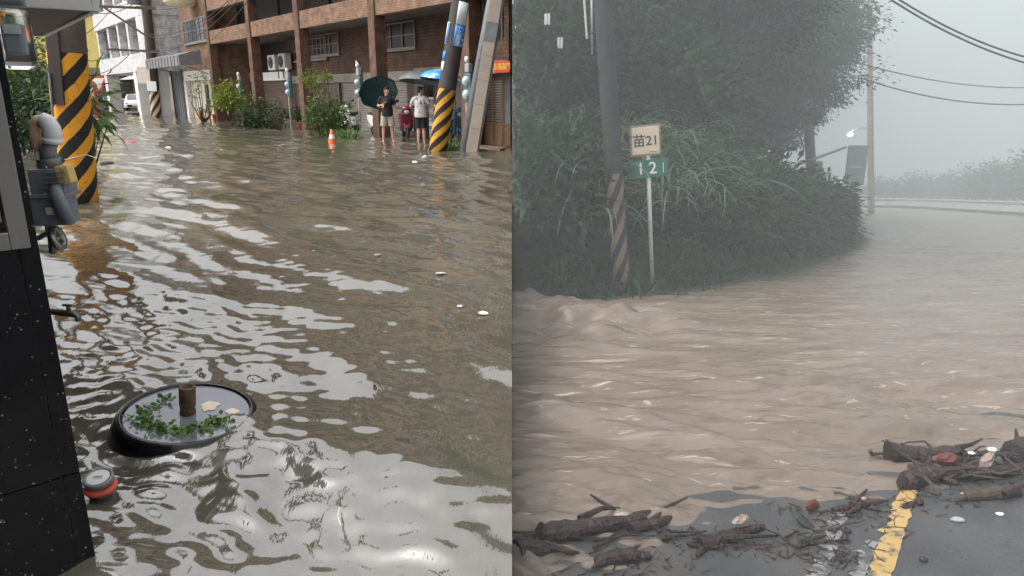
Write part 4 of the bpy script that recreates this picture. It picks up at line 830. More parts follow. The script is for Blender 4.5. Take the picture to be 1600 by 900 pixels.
def person(label, loc, rz, pose, shirt, shorts, sleeves=True, hem=.50, headyaw=0):
    t = thing('person', label, 'person', loc, rz)
    B = MB(); J = dict(pelvis=(0, 0, .92), chest=(0, -.01, 1.24), neck=(0, 0, 1.44)); J.update(pose)
    V = lambda k: Vector(J[k])
    B.caps(V('pelvis'), (0, 0, 1.10), .135, .125, 12, 1.18); B.caps((0, 0, 1.10), V('chest'), .12, .14, 12, 1.22); B.caps((-.12, 0, 1.36), (.12, 0, 1.36), .065, .065, 10)
    B.caps((0, 0, 1.38), (0, -.01, 1.50), .058, .052, 10)
    hr = Matrix.Rotation(headyaw, 3, 'Z'); hc = Vector((0, -.015, 1.585)); B.ell(hc, (.074, .092, .108), 16, 10, hr); B.caps(hc + hr @ Vector((0, -.045, -.06)), hc + hr @ Vector((0, -.05, -.075)), .045, .035, 10)
    B.caps(hc + hr @ Vector((0, -.085, .01)), hc + hr @ Vector((0, -.108, -.022)), .010, .016, 6)
    for s in (-1, 1): B.caps(hc + hr @ Vector((s * .074, .01, .015)), hc + hr @ Vector((s * .078, .012, -.022)), .016, .012, 6)
    for s, n in ((-1, 'r'), (1, 'l')):
        sh, el, wr = Vector((s * .175, 0, 1.36)), V('el_' + n), V('wr_' + n); B.caps(sh, el, .052, .04, 10); B.caps(el, wr, .04, .026, 10)
        hd = (wr - el).normalized(); hand(B, wr, J.get('hd_' + n, hd), J.get('hu_' + n, (0, -1, .2)), -s)
        hp, kn, an = Vector((s * .085, 0, .88)), V('kn_' + n), V('an_' + n); B.caps(hp, kn, .088, .058, 10); B.caps(kn, kn.lerp(an, .3) + Vector((0, .02, 0)), .055, .056, 10); B.caps(kn.lerp(an, .3) + Vector((0, .02, 0)), an, .055, .034, 10)
        fd = Vector(J.get('ft_' + n, (s * .12, -1, 0))).normalized(); B.caps(an + Vector((0, .01, -.03)), an + fd * .15 + Vector((0, 0, -.055)), .035, .024, 8)
        for k in range(5): a = an + fd * .15 + Vector((-fd.y, fd.x, 0)) * (-.03 + .015 * k) + Vector((0, 0, -.06)); B.caps(a, a + fd * (.035 - .004 * abs(k - 1)), .011, .009, 6)
    body = remesh('body', B, M['skin'], t, .010, 2)
    S = MB(); S.caps((0, 0, .84), (0, 0, 1.10), .165, .148, 12, 1.2); S.caps((0, 0, 1.10), V('chest'), .145, .162, 12, 1.22); S.caps((-.13, 0, 1.355), (.13, 0, 1.355), .082, .082, 10); S.caps((0, 0, 1.36), (0, 0, 1.40), .085, .07, 10)
    for s, n in ((-1, 'r'), (1, 'l')):
        sh, el = Vector((s * .175, 0, 1.36)), V('el_' + n); e2 = sh.lerp(el, .72 if sleeves else .25); S.tube([sh, sh.lerp(e2, .5), e2], [.073, .072, .074], 12)
    remesh('shirt', S, shirt, t, .013, 3, [(.80, True), (1.43, False)])
    Q = MB(); Q.caps((0, 0, .90), (0, 0, .98), .155, .148, 12, 1.2)
    for s, n in ((-1, 'r'), (1, 'l')):
        hp, kn = Vector((s * .088, 0, .88)), V('kn_' + n); Q.tube([hp + Vector((0, 0, .04)), hp.lerp(kn, .5), hp.lerp(kn, .95)], [.105, .108, .112], 14)
    remesh('shorts', Q, shorts, t, .013, 2, [(hem, True)])
    Hh = MB(); Hh.ell(hc + hr @ Vector((0, .018, .03)), (.084, .092, .098), 16, 10, hr); Hh.ell(hc + hr @ Vector((0, -.03, .075)), (.072, .07, .045), 14, 8, hr); Hh.ell(hc + hr @ Vector((0, .05, -.02)), (.07, .055, .06), 12, 8, hr)
    remesh('hair', Hh, M['hair'], t, .012, 2)
    for s in (-1, 1): q = MB(); q.ell(hc + hr @ Vector((s * .03, -.082, .012)), (.012, .008, .007), 8, 6); q.build('eye', M['hair'], t, True); q = MB(); q.caps(hc + hr @ Vector((s * .018, -.090, .034)), hc + hr @ Vector((s * .044, -.078, .034)), .004, .003, 5); q.build('eyebrow', M['hair'], t)
    q = MB(); q.caps(hc + hr @ Vector((-.02, -.092, -.055)), hc + hr @ Vector((.02, -.092, -.055)), .006, .006, 6); q.build('mouth', M['lid_red'], t)
    return t
M['shirt_black'] = mat('shirt_black', (.012,.013,.018), .8, .3, 8, .3, 12); M['shorts_khaki'] = mat('shorts_khaki', (.38,.34,.27), .8, .12, 8, .3, 12)
M['shorts_black'] = mat('shorts_black', (.010,.011,.014), .8, .2, 8, .3, 12); M['shirt_print'] = mat('shirt_print', (.52,.49,.48), .8, .06, 6, .3, 12)
n = M['shirt_print'].node_tree; vz = n.nodes.new('ShaderNodeTexNoise'); vz.inputs['Scale'].default_value = 16; tcn = n.nodes.new('ShaderNodeTexCoord'); mpn = n.nodes.new('ShaderNodeMapping'); mpn.inputs['Scale'].default_value = (1.6, 1, .6); n.links.new(tcn.outputs['Object'], mpn.inputs[0]); n.links.new(mpn.outputs[0], vz.inputs[0])
mrn = n.nodes.new('ShaderNodeMapRange'); mrn.inputs[1].default_value = .60; mrn.inputs[2].default_value = .64; n.links.new(vz.outputs[0], mrn.inputs[0]); mxn = n.nodes.new('ShaderNodeMix'); mxn.data_type = 'RGBA'; n.links.new(mrn.outputs[0], mxn.inputs[0])
pn = n.nodes['Principled BSDF']; n.links.new(pn.inputs['Base Color'].links[0].from_socket, mxn.inputs[6]); mxn.inputs[7].default_value = (.05,.05,.06,1); n.links.new(mxn.outputs[2], pn.inputs['Base Color'])
M['shirt_dark'] = mat('shirt_dark', (.05,.05,.055), .8, .2, 8)
def legs(sp=.0, st=.0): return dict(kn_r=(-.10 - sp, -.03, .47), an_r=(-.12 - sp, .0, .07), kn_l=(.10 + sp, -.03 - st, .47), an_l=(.13 + sp, -.02 - st, .07))
p1 = G(607, 221); z_ = Vector((0, 0, -.02))
pose1 = dict(el_r=(-.27, .02, 1.12), wr_r=(-.10, -.20, 1.16), hd_r=(.4, -.1, .6), hu_r=(-.6, .6, .3), el_l=(.25, .03, 1.09), wr_l=(.26, -.05, .86)); pose1.update(legs(.03))
person('person in black shirt and khaki shorts holding a dark green umbrella', p1 + z_, R(10), pose1, M['shirt_black'], M['shorts_khaki'], True, .50, R(48))
p2 = G(659, 224); pose2 = dict(el_r=(-.26, -.02, 1.12), wr_r=(-.20, -.18, .98), el_l=(.30, -.05, 1.13), wr_l=(.20, -.22, 1.27), hd_l=(-.2, -.2, .8), hu_l=(.2, 1, 0)); pose2.update(legs(-.03, .02))
person('person seen from behind in a pale printed shirt and black shorts', p2 + z_, R(186), pose2, M['shirt_print'], M['shorts_black'], True, .47, R(-62))
p3 = G(690, 227); pose3 = dict(el_r=(-.25, .0, 1.12), wr_r=(-.13, -.2, 1.15), hd_r=(.3, 0, .7), hu_r=(-.6, .6, .3), el_l=(.25, .03, 1.09), wr_l=(.26, -.05, .86)); pose3.update(legs(.02)); pose3['an_r'] = (-.2, -.05, .07)
person('person in khaki shorts mostly hidden behind the striped pole with a blue umbrella', p3 + z_ + Vector((0, .8, 0)), R(20), pose3, M['shirt_dark'], M['shorts_khaki'], True, .50, R(20))

M['umb_green'] = mat('umb_green', (.012,.06,.06), .5, .2, 3); M['umb_grey'] = mat('umb_grey', (.10,.11,.115), .5, .2, 3)
M['umb_blue'] = mat('umb_blue', (.03,.30,.72), .45, .0, 5, col2=(.03,.30,.72)); n = M['umb_blue'].node_tree; rpb = [x for x in n.nodes if x.type == 'VALTORGB'][0]; rpb.color_ramp.elements[0].position = .57; rpb.color_ramp.elements[1].position = .60; rpb.color_ramp.elements[1].color = (.7, .82, .9, 1)
def umbrella(label, hand_p, top, r, depth, m, name='umbrella'):
    hand_p, top = Vector(hand_p), Vector(top); ax = (top - hand_p).normalized(); t = thing(name, label, 'umbrella', hand_p); rot = ax.to_track_quat('Z', 'Y').to_matrix(); L = (top - hand_p).length
    g = MB(); g.tube([rot @ Vector((0, 0, -.1)), rot @ Vector((0, 0, L + .05))], .009, 6); g.build('shaft', M['steel'], t)
    g = MB(); g.tube([rot @ Vector(p) for p in ((0, 0, .02), (0, 0, -.14), (.015, 0, -.175), (.045, 0, -.18), (.06, 0, -.15))], .014, 8); g.build('handle', M['gold'], t, True)
    vs = []; fsx = []; nr, ns = 9, 48
    for i in range(nr + 1):
        u = i / nr
        for k in range(ns):
            a = 2 * math.pi * k / ns; sc8 = abs(math.sin(4 * a)); rr_ = r * math.sin(u * 1.25) / math.sin(1.25) * (1 - .07 * sc8 * u * u); z = L - depth * (1 - math.cos(u * 1.25)) / (1 - math.cos(1.25)) - .035 * sc8 * u * (1 - u)
            vs.append(rot @ Vector((rr_ * math.cos(a), rr_ * math.sin(a), z)))
    g = MB(); g.add(vs, [(i*ns+k, i*ns+(k+1) % ns, (i+1)*ns+(k+1) % ns, (i+1)*ns+k) for i in range(nr) for k in range(ns)]); g.build('canopy', m, t, True)
    for k in range(8):
        a = 2 * math.pi * k / 8; pts = []
        for i in range(0, nr + 1, 3): u = i / nr; rr_ = r * math.sin(u * 1.25) / math.sin(1.25); pts.append(rot @ Vector((rr_ * math.cos(a), rr_ * math.sin(a), L - depth * (1 - math.cos(u * 1.25)) / (1 - math.cos(1.25)) - .012)))
        q = MB(); q.tube(pts, .004, 4); q.build('rib', M['steel'], t)
    g = MB(); g.tube([rot @ Vector((0, 0, L)), rot @ Vector((0, 0, L + .07))], [.012, .005], 6); g.build('tip', M['steel'], t); return t
umbrella('dark green umbrella tilted over the shoulder of the person in black', p1 + Vector((-.09, -.24, 1.16)), p1 + Vector((-.36, .42, 1.66)), .64, .26, M['umb_green'])
umbrella('plain grey umbrella held up beside the blue cloud umbrella', p2 + Vector((-.12, .24, 1.22)), p2 + Vector((-.06, .36, 2.12)), .62, .30, M['umb_grey'])
umbrella('bright blue umbrella with white cloud pattern behind the striped pole', p3 + Vector((-.12, .52, 1.15)), p3 + Vector((.0, .5, 2.16)), .64, .26, M['umb_blue'])

# ================================================================== cars at the end of the street
def car(loc, rz, col, label, suv=False, rear=False):
    t = thing('parked_car', label, 'car', loc, rz); pm = mat('car_paint', col, .25, .05, 4, coat=.6); h = 1.68 if suv else 1.45; W = 1.78
    prof = [(2.15,.30),(2.2,.55),(2.1,.78),(1.1,.96),(.35,h-.05),(-.2,h),(-1.3,h-.04),(-1.95 if suv else -1.75,1.02),(-2.15,.9),(-2.2,.5),(-2.1,.28)]
    rings = []
    for y, kx, dz in ((-W/2, .94, -.04), (-W/2 + .12, 1, 0), (0, 1.02, .03), (W/2 - .12, 1, 0), (W/2, .94, -.04)):
        rings.append([Vector((x * kx, y * (1 if z < .98 else .82), z + (dz if z > .4 else 0))) for x, z in prof])
    g = MB(); g.loft(rings); g.build('body', pm, t, bevel=.03)
    g = MB(); g.add([(1.12, -.7, .99), (1.12, .7, .99), (.42, .60, h - .05), (.42, -.60, h - .05)], [(0, 1, 2, 3)]); o = g.build('windscreen', M['window_grey'], t); o.location = (.045, 0, .035)
    xr = -1.95 if suv else -1.75; g = MB(); g.add([(xr, -.7, 1.05), (xr, .7, 1.05), (-1.34, .58, h - .07), (-1.34, -.58, h - .07)], [(0, 1, 2, 3)]); o = g.build('rear_window', M['window'], t); o.location = (-.05, 0, .03)
    for s in (-1, 1):
        g = MB(); g.add([(1.0, s * .80, 1.0), (-1.6, s * .80, 1.02), (-1.25, s * .735, h - .12), (.38, s * .735, h - .12)], [(0, 1, 2, 3)]); o = g.build('side_window', M['window'], t); o.location = (0, s * .03, 0)
        g = MB(); g.ell((2.08, s * .66, .68), (.10, .2, .09)); g.build('headlight', M['dome'], t, True); g = MB(); g.ell((-2.1, s * .7, .82), (.07, .14, .10)); g.build('tail_light', M['red'], t, True)
        for x in (1.35, -1.35):
            g = MB(); g.lathe([(.2, -.1), (.31, -.09), (.33, 0), (.31, .09), (.2, .1)], 20, (x, s * .80, .30), Matrix.Rotation(R(90), 3, 'X')); wo = g.build('wheel', M['tyre'], t, True); g = MB(); g.lathe([(0, -.08), (.2, -.06), (.2, .06), (0, .08)], 14, (x, s * .82, .30), Matrix.Rotation(R(90), 3, 'X')); g.build('rim', M['alu'], wo)
        g = MB(); g.ell((.85, s * .98, 1.02), (.06, .09, .06)); g.build('mirror', pm, t, True)
    g = MB(); g.cbox((2.2, 0, .45), (.06, 1.2, .2), .02); g.build('grille', M['black'], t); g = MB(); g.b(2.235, 2.25, -.22, .22, .42, .54); g.build('number_plate', M['white_plastic'], t)
    g = MB(); g.b(-2.245, -2.23, -.22, .22, .62, .76); g.build('number_plate', M['white_plastic'], t); return t
car(G(192, 172.5) + Vector((0, 2.5, -.08)), R(-66), (.80,.80,.80), 'white hatchback parked under the white tiled house')
car(G(158, 170.5) + Vector((0, 3, -.05)), R(104), (.03,.033,.038), 'dark sport utility car seen from the rear beside the yield sign', True)
sb = scooter(G(227, 176) + Vector((0, 1, -.1)), R(70), (.02,.02,.022), 'black scooter parked at the column of the white house')
cb = thing('fallen_scooter', 'black scooter lying on its side in the water by the wooden pole', 'scooter', G(231, 180)); g = MB(); g.tube([(-1.3, 0, .1), (-.4, .1, .16), (.5, 0, .2), (1.0, .1, .3)], [.08, .16, .14, .05], 8); g.build('body', M['black'], cb, True); g = MB(); g.lathe([(.2, -.05), (.3, 0), (.2, .05), (.2, -.05)], 16, (-1.2, 0, .12), Matrix.Rotation(R(15), 3, 'X')); g.build('wheel', M['tyre'], cb, True)
# ================================================================== mountain road in the rain (right of the property line)
def plane_z(y): return -K * y
M['asphalt'] = mat('asphalt', (.060,.063,.067), .30, .3, 1.6, .35, 160, spec=.5)
n = M['asphalt'].node_tree; pa = n.nodes['Principled BSDF']; tca = n.nodes.new('ShaderNodeTexCoord'); nza = n.nodes.new('ShaderNodeTexNoise'); nza.inputs['Scale'].default_value = 2.6; nza.inputs['Detail'].default_value = 9; nza.inputs['Roughness'].default_value = .68; n.links.new(tca.outputs['Object'], nza.inputs['Vector'])
mra = n.nodes.new('ShaderNodeMapRange'); mra.inputs[1].default_value = .50; mra.inputs[2].default_value = .68; mra.inputs[4].default_value = .6; n.links.new(nza.outputs['Fac'], mra.inputs[0]); mxa = n.nodes.new('ShaderNodeMix'); mxa.data_type = 'RGBA'; n.links.new(mra.outputs[0], mxa.inputs[0]); n.links.new(pa.inputs['Base Color'].links[0].from_socket, mxa.inputs[6]); mxa.inputs[7].default_value = (.105,.085,.07,1); n.links.new(mxa.outputs[2], pa.inputs['Base Color'])
mrr = n.nodes.new('ShaderNodeMapRange'); mrr.inputs[3].default_value = .16; mrr.inputs[4].default_value = .45; n.links.new(nza.outputs['Fac'], mrr.inputs[0]); n.links.new(mrr.outputs[0], pa.inputs['Roughness'])
rows, cols = 60, 60
ya = np.concatenate([np.linspace(-6, 20, 40), np.linspace(21, 170, 20)]); xa = np.concatenate([np.linspace(0, 12, 30), np.linspace(12.5, 150, 30)])
Xr, Yr = np.meshgrid(xa, ya); Xr = Xr - .001
tag(grid_mesh('road', Xr, Yr, -K * Yr, M['asphalt']), kind='structure')
# edge of the flood across the asphalt
EDGE = [RG(*p) for p in ((801, 905), (880, 872), (1000, 838), (1080, 800), (1230, 772), (1400, 742), (1500, 716), (1610, 688), (1900, 640))]
ex = np.array([p.x for p in EDGE]); ey = np.array([p.y for p in EDGE])
rows, cols = 620, 520
yy = 1.2 * (120 / 1.2) ** (np.arange(rows) / (rows - 1)); tt = np.linspace(0, 1, cols) * 1.5
Yq = np.repeat(yy[:, None], cols, 1); Xq = yy[:, None] * tt[None, :]
r1 = wavefield(512, 9, .75, R(80), 5, 11); r2 = wavefield(512, 4, .26, R(84), 3, 12); r3 = wavefield(512, 20, 2.2, R(75), 3, 13); r4 = wavefield(256, 6, .9, 0, 0, 14); r5 = wavefield(512, 2.6, .11, R(84), 2, 15)
turb = np.exp(-((Xq - .5) / 1.3) ** 2 - ((Yq - 7.2) / .9) ** 2) + .75 * np.exp(-((Xq - .4) / 1.1) ** 2 - ((Yq - 8.3) / .5) ** 2)
band = np.exp(-((Yq - 4.35 - .12 * Xq) / .75) ** 2)
be = np.interp(Xq, ex, ey); sd_ = (Yq - be) + .14 * samp(r1, Xq * .6, Yq * .6) + .13 * samp(r4, Xq, Yq) + .09 * samp(r2, Xq, Yq) + .05 * samp(r5, Xq, Yq); lev = np.clip(sd_ / .9, -1, 1); on = np.clip((sd_ - .05) / .8, 0, 1)
am = (on + .22 * (sd_ > -.4)) * (.45 + .75 * band + 3.0 * turb) * np.clip(28 / Yq, .2, 1)
Zq = -K * Yq + .022 * lev + .075 * on + am * (.011 * samp(r1, Xq * .8, Yq) + .0085 * samp(r2, Xq * .8, Yq) + .0034 * samp(r5, Xq * .7, Yq) + .020 * turb * samp(r4, Xq, Yq)) + on * .012 * samp(r3, Xq, Yq)
def river_mat():
    m = water_mat('river', (.145,.116,.094), (.198,.160,.132), .27, 1.33, 7, .6, (.8, 2.0, 1), 1.4, R(-6), .03); n = m.node_tree; L = n.links; p = n.nodes['Principled BSDF']
    tc = n.nodes.new('ShaderNodeTexCoord'); mp = n.nodes.new('ShaderNodeMapping'); mp.inputs['Scale'].default_value = (.55, 5.5, 1); mp.inputs['Rotation'].default_value = (0, 0, R(-7)); L.new(tc.outputs['Object'], mp.inputs[0])
    nz = n.nodes.new('ShaderNodeTexNoise'); nz.inputs['Scale'].default_value = 1.3; nz.inputs['Detail'].default_value = 7; nz.inputs['Roughness'].default_value = .62; nz.inputs['Distortion'].default_value = .4; L.new(mp.outputs[0], nz.inputs['Vector'])
    mr = n.nodes.new('ShaderNodeMapRange'); mr.inputs[1].default_value = .60; mr.inputs[2].default_value = .78; mr.inputs[4].default_value = .75; L.new(nz.outputs['Fac'], mr.inputs[0])
    mx = n.nodes.new('ShaderNodeMix'); mx.data_type = 'RGBA'; L.new(mr.outputs[0], mx.inputs[0]); L.new(p.inputs['Base Color'].links[0].from_socket, mx.inputs[6]); mx.inputs[7].default_value = (.42,.36,.31,1)
    mp2 = n.nodes.new('ShaderNodeMapping'); mp2.inputs['Scale'].default_value = (1.6, 9, 1); mp2.inputs['Rotation'].default_value = (0, 0, R(-7)); L.new(tc.outputs['Object'], mp2.inputs[0])
    n2 = n.nodes.new('ShaderNodeTexNoise'); n2.inputs['Scale'].default_value = 2.2; n2.inputs['Detail'].default_value = 9; n2.inputs['Roughness'].default_value = .7; n2.inputs['Distortion'].default_value = .8; L.new(mp2.outputs[0], n2.inputs['Vector'])
    m2 = n.nodes.new('ShaderNodeMapRange'); m2.inputs[1].default_value = .60; m2.inputs[2].default_value = .68; m2.inputs[4].default_value = .8; L.new(n2.outputs['Fac'], m2.inputs[0])
    m3 = n.nodes.new('ShaderNodeMapRange'); m3.inputs[1].default_value = .44; m3.inputs[2].default_value = .32; m3.inputs[4].default_value = .55; L.new(n2.outputs['Fac'], m3.inputs[0])
    x2 = n.nodes.new('ShaderNodeMix'); x2.data_type = 'RGBA'; L.new(m2.outputs[0], x2.inputs[0]); L.new(mx.outputs[2], x2.inputs[6]); x2.inputs[7].default_value = (.50,.45,.40,1)
    x3 = n.nodes.new('ShaderNodeMix'); x3.data_type = 'RGBA'; L.new(m3.outputs[0], x3.inputs[0]); L.new(x2.outputs[2], x3.inputs[6]); x3.inputs[7].default_value = (.085,.062,.048,1)
    L.new(x3.outputs[2], p.inputs['Base Color']); return m
M['river'] = river_mat()
tag(grid_mesh('flood_stream', Xq, Yq, Zq, M['river']), kind='structure')

# painted lines
def road_strip(pxl, pxr, name, m, label, up=.004, jag=.012, n=26, seed=1):
    g = np.random.default_rng(seed); a0, a1 = RG(*pxl[0]), RG(*pxl[1]); b0_, b1_ = RG(*pxr[0]), RG(*pxr[1]); mb = MB(); vs = []
    for k in range(n + 1):
        t = k / n; l = a0.lerp(a1, t); r = b0_.lerp(b1_, t); l.x += g.normal() * jag; r.x += g.normal() * jag * .4
        for p in (l, l.lerp(r, .33), l.lerp(r, .66), r): vs.append((p.x, p.y, -K * p.y + up))
    mb.add(vs, [(4*k+j, 4*k+j+1, 4*k+j+5, 4*k+j+4) for k in range(n) for j in range(3)]); return tag(mb.build(name, m, None, recalc=False), kind='structure')
def paint(name, c, lo, hi):
    m = mat(name, c, .45, .15, 6); n = m.node_tree; L = n.links; p = n.nodes['Principled BSDF']; tc = n.nodes.new('ShaderNodeTexCoord')
    nz = n.nodes.new('ShaderNodeTexNoise'); nz.inputs['Scale'].default_value = 14; nz.inputs['Detail'].default_value = 7; nz.inputs['Roughness'].default_value = .7; L.new(tc.outputs['Object'], nz.inputs['Vector'])
    mr = n.nodes.new('ShaderNodeMapRange'); mr.inputs[1].default_value = lo; mr.inputs[2].default_value = hi; L.new(nz.outputs['Fac'], mr.inputs[0]); mx = n.nodes.new('ShaderNodeMix'); mx.data_type = 'RGBA'; L.new(mr.outputs[0], mx.inputs[0])
    L.new(p.inputs['Base Color'].links[0].from_socket, mx.inputs[6]); mx.inputs[7].default_value = (.065,.068,.07,1); L.new(mx.outputs[2], p.inputs['Base Color']); return m
M['line_yellow'] = paint('line_yellow', (.42,.28,.10), .50, .60); M['line_white'] = paint('line_white', (.22,.22,.215), .42, .54)
road_strip(((1352, 905), (1407, 762)), ((1392, 905), (1435, 762)), 'yellow_line', M['line_yellow'], None)
road_strip(((1330, 905), (1352, 845)), ((1351, 905), (1372, 845)), 'worn_white_line', M['line_white'], None, seed=3)
road_strip(((1258, 905), (1302, 800)), ((1294, 905), (1326, 800)), 'faded_white_line', M['line_white'], None, seed=2)

# hillside: rises behind the line where the plants meet the water
BL = [RG(801, 482), RG(1020, 467), RG(1190, 436), RG(1300, 402), RG(1345, 378), RG(1347, 348)] ; BL.append(Vector((26, 62, 0))); BL.append(Vector((30, 110, 0)))
bx = np.array([max(0, p.x) for p in BL]); by = np.array([p.y for p in BL])
def hill_h(x, y):
    wv = (y - np.interp(x, bx, by)) * .62; A = .7 + 3.9 * np.clip((6.2 - np.asarray(x)) / 3.0, 0, 1)
    return np.where(wv > 0, A * (1 - np.exp(-np.maximum(wv, 0) / 2.2)), wv * .35)
def hz(x, y): return float(plane_z(y) + hill_h(np.array(x), np.array(y)))
xs = np.linspace(0, 1, 130) ** 1.3 * 34; tsw = np.concatenate([np.linspace(-.5, 6, 30), np.linspace(6.5, 60, 28)])
Xh = np.repeat(xs[None, :], len(tsw), 0) - .0005; Yh = np.interp(xs, bx, by)[None, :] + tsw[:, None]
nzw = wavefield(256, 12, 1.6, 0, 0, 21); Zh = -K * Yh + hill_h(Xh, Yh) + .10 * samp(nzw, Xh, Yh) * np.clip(tsw[:, None] + .3, 0, 1)
M['hill'] = mat('hill', (.035,.042,.022), .9, .4, 3, .6, 12, col2=(.06,.05,.035))
tag(grid_mesh('hillside', Xh, Yh, Zh, M['hill']), kind='structure')

# vegetation prototypes
def proto(name, r, seed, m, nc, per, size, cr, lift, low=-.8, aspect=.4, stem=.03, trunk_h=0):
    V, cc = crown_quads(seed, r, nc, per, size, cr, aspect, low, .35); V = V + np.array([0, 0, lift]); me = quads_mesh('crown', V, M[m]); g = np.random.default_rng(seed)
    tm = stem_mb(g, (0, 0, max(trunk_h, -.3)), [Vector(c) + Vector((0, 0, lift)) for c in cc[::max(1, nc // (10 if trunk_h <= 0 else 40))]], stem * (1 if trunk_h <= 0 else .6))
    if trunk_h > 0: tm.tube([(0, 0, -.5), (.05, .03, trunk_h * .5), (0, 0, trunk_h), (.05, 0, lift)], [stem * 2.2, stem * 1.7, stem * 1.4, stem * .5], 9)
    to = tm.build('trunk', M['bark']); tme = to.data; bpy.data.objects.remove(to); return me, tme
def place(pr, name, label, cat, loc, s, rz, group):
    if name == 'bank_shrub': loc = (min(loc[0], .485 * loc[1] - .95 * s), loc[1], loc[2])     # keep the carriageway clear
    t = thing(name, label, cat, loc, rz, group); t.scale = (s, s, s * random.uniform(.9, 1.15)); link('trunk', pr[1], t); link('crown', pr[0], t); return t
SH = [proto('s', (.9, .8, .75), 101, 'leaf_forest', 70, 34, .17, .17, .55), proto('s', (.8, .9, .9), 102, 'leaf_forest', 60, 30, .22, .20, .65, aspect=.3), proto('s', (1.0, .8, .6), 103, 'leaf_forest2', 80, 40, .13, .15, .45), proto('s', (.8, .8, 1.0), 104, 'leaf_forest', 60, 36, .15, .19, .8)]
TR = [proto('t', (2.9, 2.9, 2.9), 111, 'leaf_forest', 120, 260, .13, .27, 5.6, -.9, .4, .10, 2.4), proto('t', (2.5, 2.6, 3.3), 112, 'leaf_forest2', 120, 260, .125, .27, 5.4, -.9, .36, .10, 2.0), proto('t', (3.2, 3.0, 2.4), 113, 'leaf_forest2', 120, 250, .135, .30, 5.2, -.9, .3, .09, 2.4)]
SL = 'rain-soaked leafy shrub in the dense bank beside the flooded mountain road'; TL = 'dark broadleaf tree on the misty bank above the mountain road'
k = 0
for i in range(15):                            # front row along the waterline
    x = 1.15 + i * .62
    if abs(x - 1.58) < .5: continue
    x = x if x < 11 else 11; y = float(np.interp(x, bx, by)) + .75 + .3 * random.random(); place(SH[i % 4], 'bank_shrub', 'low rain-soaked shrub overhanging the brown water at the foot of the bank', 'shrub', (x, y, hz(x, y) - .15), random.uniform(.75, 1.0), random.uniform(0, 6.28), 'shrubs at the waterline')
for i in range(70):
    x = random.uniform(1.3, 8.2) if i < 52 else random.uniform(7.0, 10.5); y = float(np.interp(x, bx, by)) + (random.uniform(1.6, 8.5) if x < 6.8 else random.uniform(1.8, 3.6)); s = random.uniform(.95, 1.5) if x < 6.5 else random.uniform(.9, 1.1)
    if x < 1.45 * s: x = 1.45 * s
    if abs(x - 1.58) < .8 and y < 11.6: y += 1.6
    place(SH[(i * 7) % 4], 'bank_shrub', SL, 'shrub', (x, y, hz(x, y) - .2), s, random.uniform(0, 6.28), 'shrubs on the road bank')
for i in range(7):                             # around the bend
    x = 7.6 + i * .95; y = float(np.interp(x, bx, by)) + 2.4; place(SH[i % 4], 'bank_shrub', 'misty shrub at the road bend near the mirror post', 'shrub', (x, y, hz(x, y) - .2), random.uniform(.8, 1.0), random.uniform(0, 6), 'shrubs at the bend')
for i, (x, y, s) in enumerate([(3.4, 15.5, .85), (4.6, 18.0, .95), (3.6, 20, 1.05), (5.6, 20.5, 1.0), (6.4, 23.5, 1.05), (5.8, 26, 1.2), (7.3, 27.5, 1.1), (4.2, 30, 1.25), (8.0, 31.5, 1.15), (10.7, 29.0, 1.25), (9.2, 31.0, 1.35), (11.8, 35.0, 1.25), (9.5, 36, 1.3), (9.6, 33.0, 1.35), (10.9, 32.0, 1.15), (8.8, 28.5, 1.15), (12.4, 39.0, 1.25), (11.0, 37.5, 1.4), (7.8, 24.0, .9)]):
    place(TR[i % 3], 'bank_tree', TL, 'tree', (x, y, hz(x, y) - .3), s, random.uniform(0, 6.28), 'trees on the misty bank')
# hedge-like plants trimmed along the property line
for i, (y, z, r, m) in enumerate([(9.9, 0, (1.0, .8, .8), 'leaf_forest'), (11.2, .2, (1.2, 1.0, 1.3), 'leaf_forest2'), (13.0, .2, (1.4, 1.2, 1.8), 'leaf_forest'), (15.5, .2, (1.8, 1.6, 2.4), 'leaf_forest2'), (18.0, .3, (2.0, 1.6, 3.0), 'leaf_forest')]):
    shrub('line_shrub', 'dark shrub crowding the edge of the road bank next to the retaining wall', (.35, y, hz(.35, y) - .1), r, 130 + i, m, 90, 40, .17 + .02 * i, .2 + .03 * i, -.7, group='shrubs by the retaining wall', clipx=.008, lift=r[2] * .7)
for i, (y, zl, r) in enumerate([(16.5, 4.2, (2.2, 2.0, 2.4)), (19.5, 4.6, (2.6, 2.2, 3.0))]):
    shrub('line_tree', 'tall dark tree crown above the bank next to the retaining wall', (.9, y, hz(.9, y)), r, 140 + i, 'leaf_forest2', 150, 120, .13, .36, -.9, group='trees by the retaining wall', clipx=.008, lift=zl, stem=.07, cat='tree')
# arching silver grass
GL = 'clump of long arching silver grass with pale wet blades on the road bank'
gp_ = [grass_clump('silver_grass', GL, (0, 0, 0), 60, 1.7, 150 + j, 'grass_blade', .019, .35, 'silver grass on the bank', 1.25) for j in range(3)]
gspots = [(855, 250, 10.8), (880, 300, 10.4), (905, 240, 11.2), (925, 300, 10.6), (940, 350, 10.3), (965, 260, 11.2), (980, 300, 10.8), (1045, 220, 11.8), (1062, 260, 11.6), (1030, 290, 11.2), (1010, 240, 12), (880, 400, 9.9), (920, 430, 9.8), (985, 190, 12.5), (1080, 330, 12), (835, 330, 10.2), (1110, 300, 13)]
def bank_hit(px, py):                          # where the line of sight meets the bank
    d = ray(px, py); Y = 8.0
    while Y < 30:
        t_ = Y / d.y
        if H + d.z * t_ <= hz(d.x * t_, Y): break
        Y += .05
    return d.x * Y / d.y, Y
gspots = [q for q in gspots if q[1] <= 310 and not (920 < q[0] < 1000 and q[1] > 200)] + [(1090, 200, 0), (1125, 240, 0), (870, 200, 0), (845, 180, 0)]
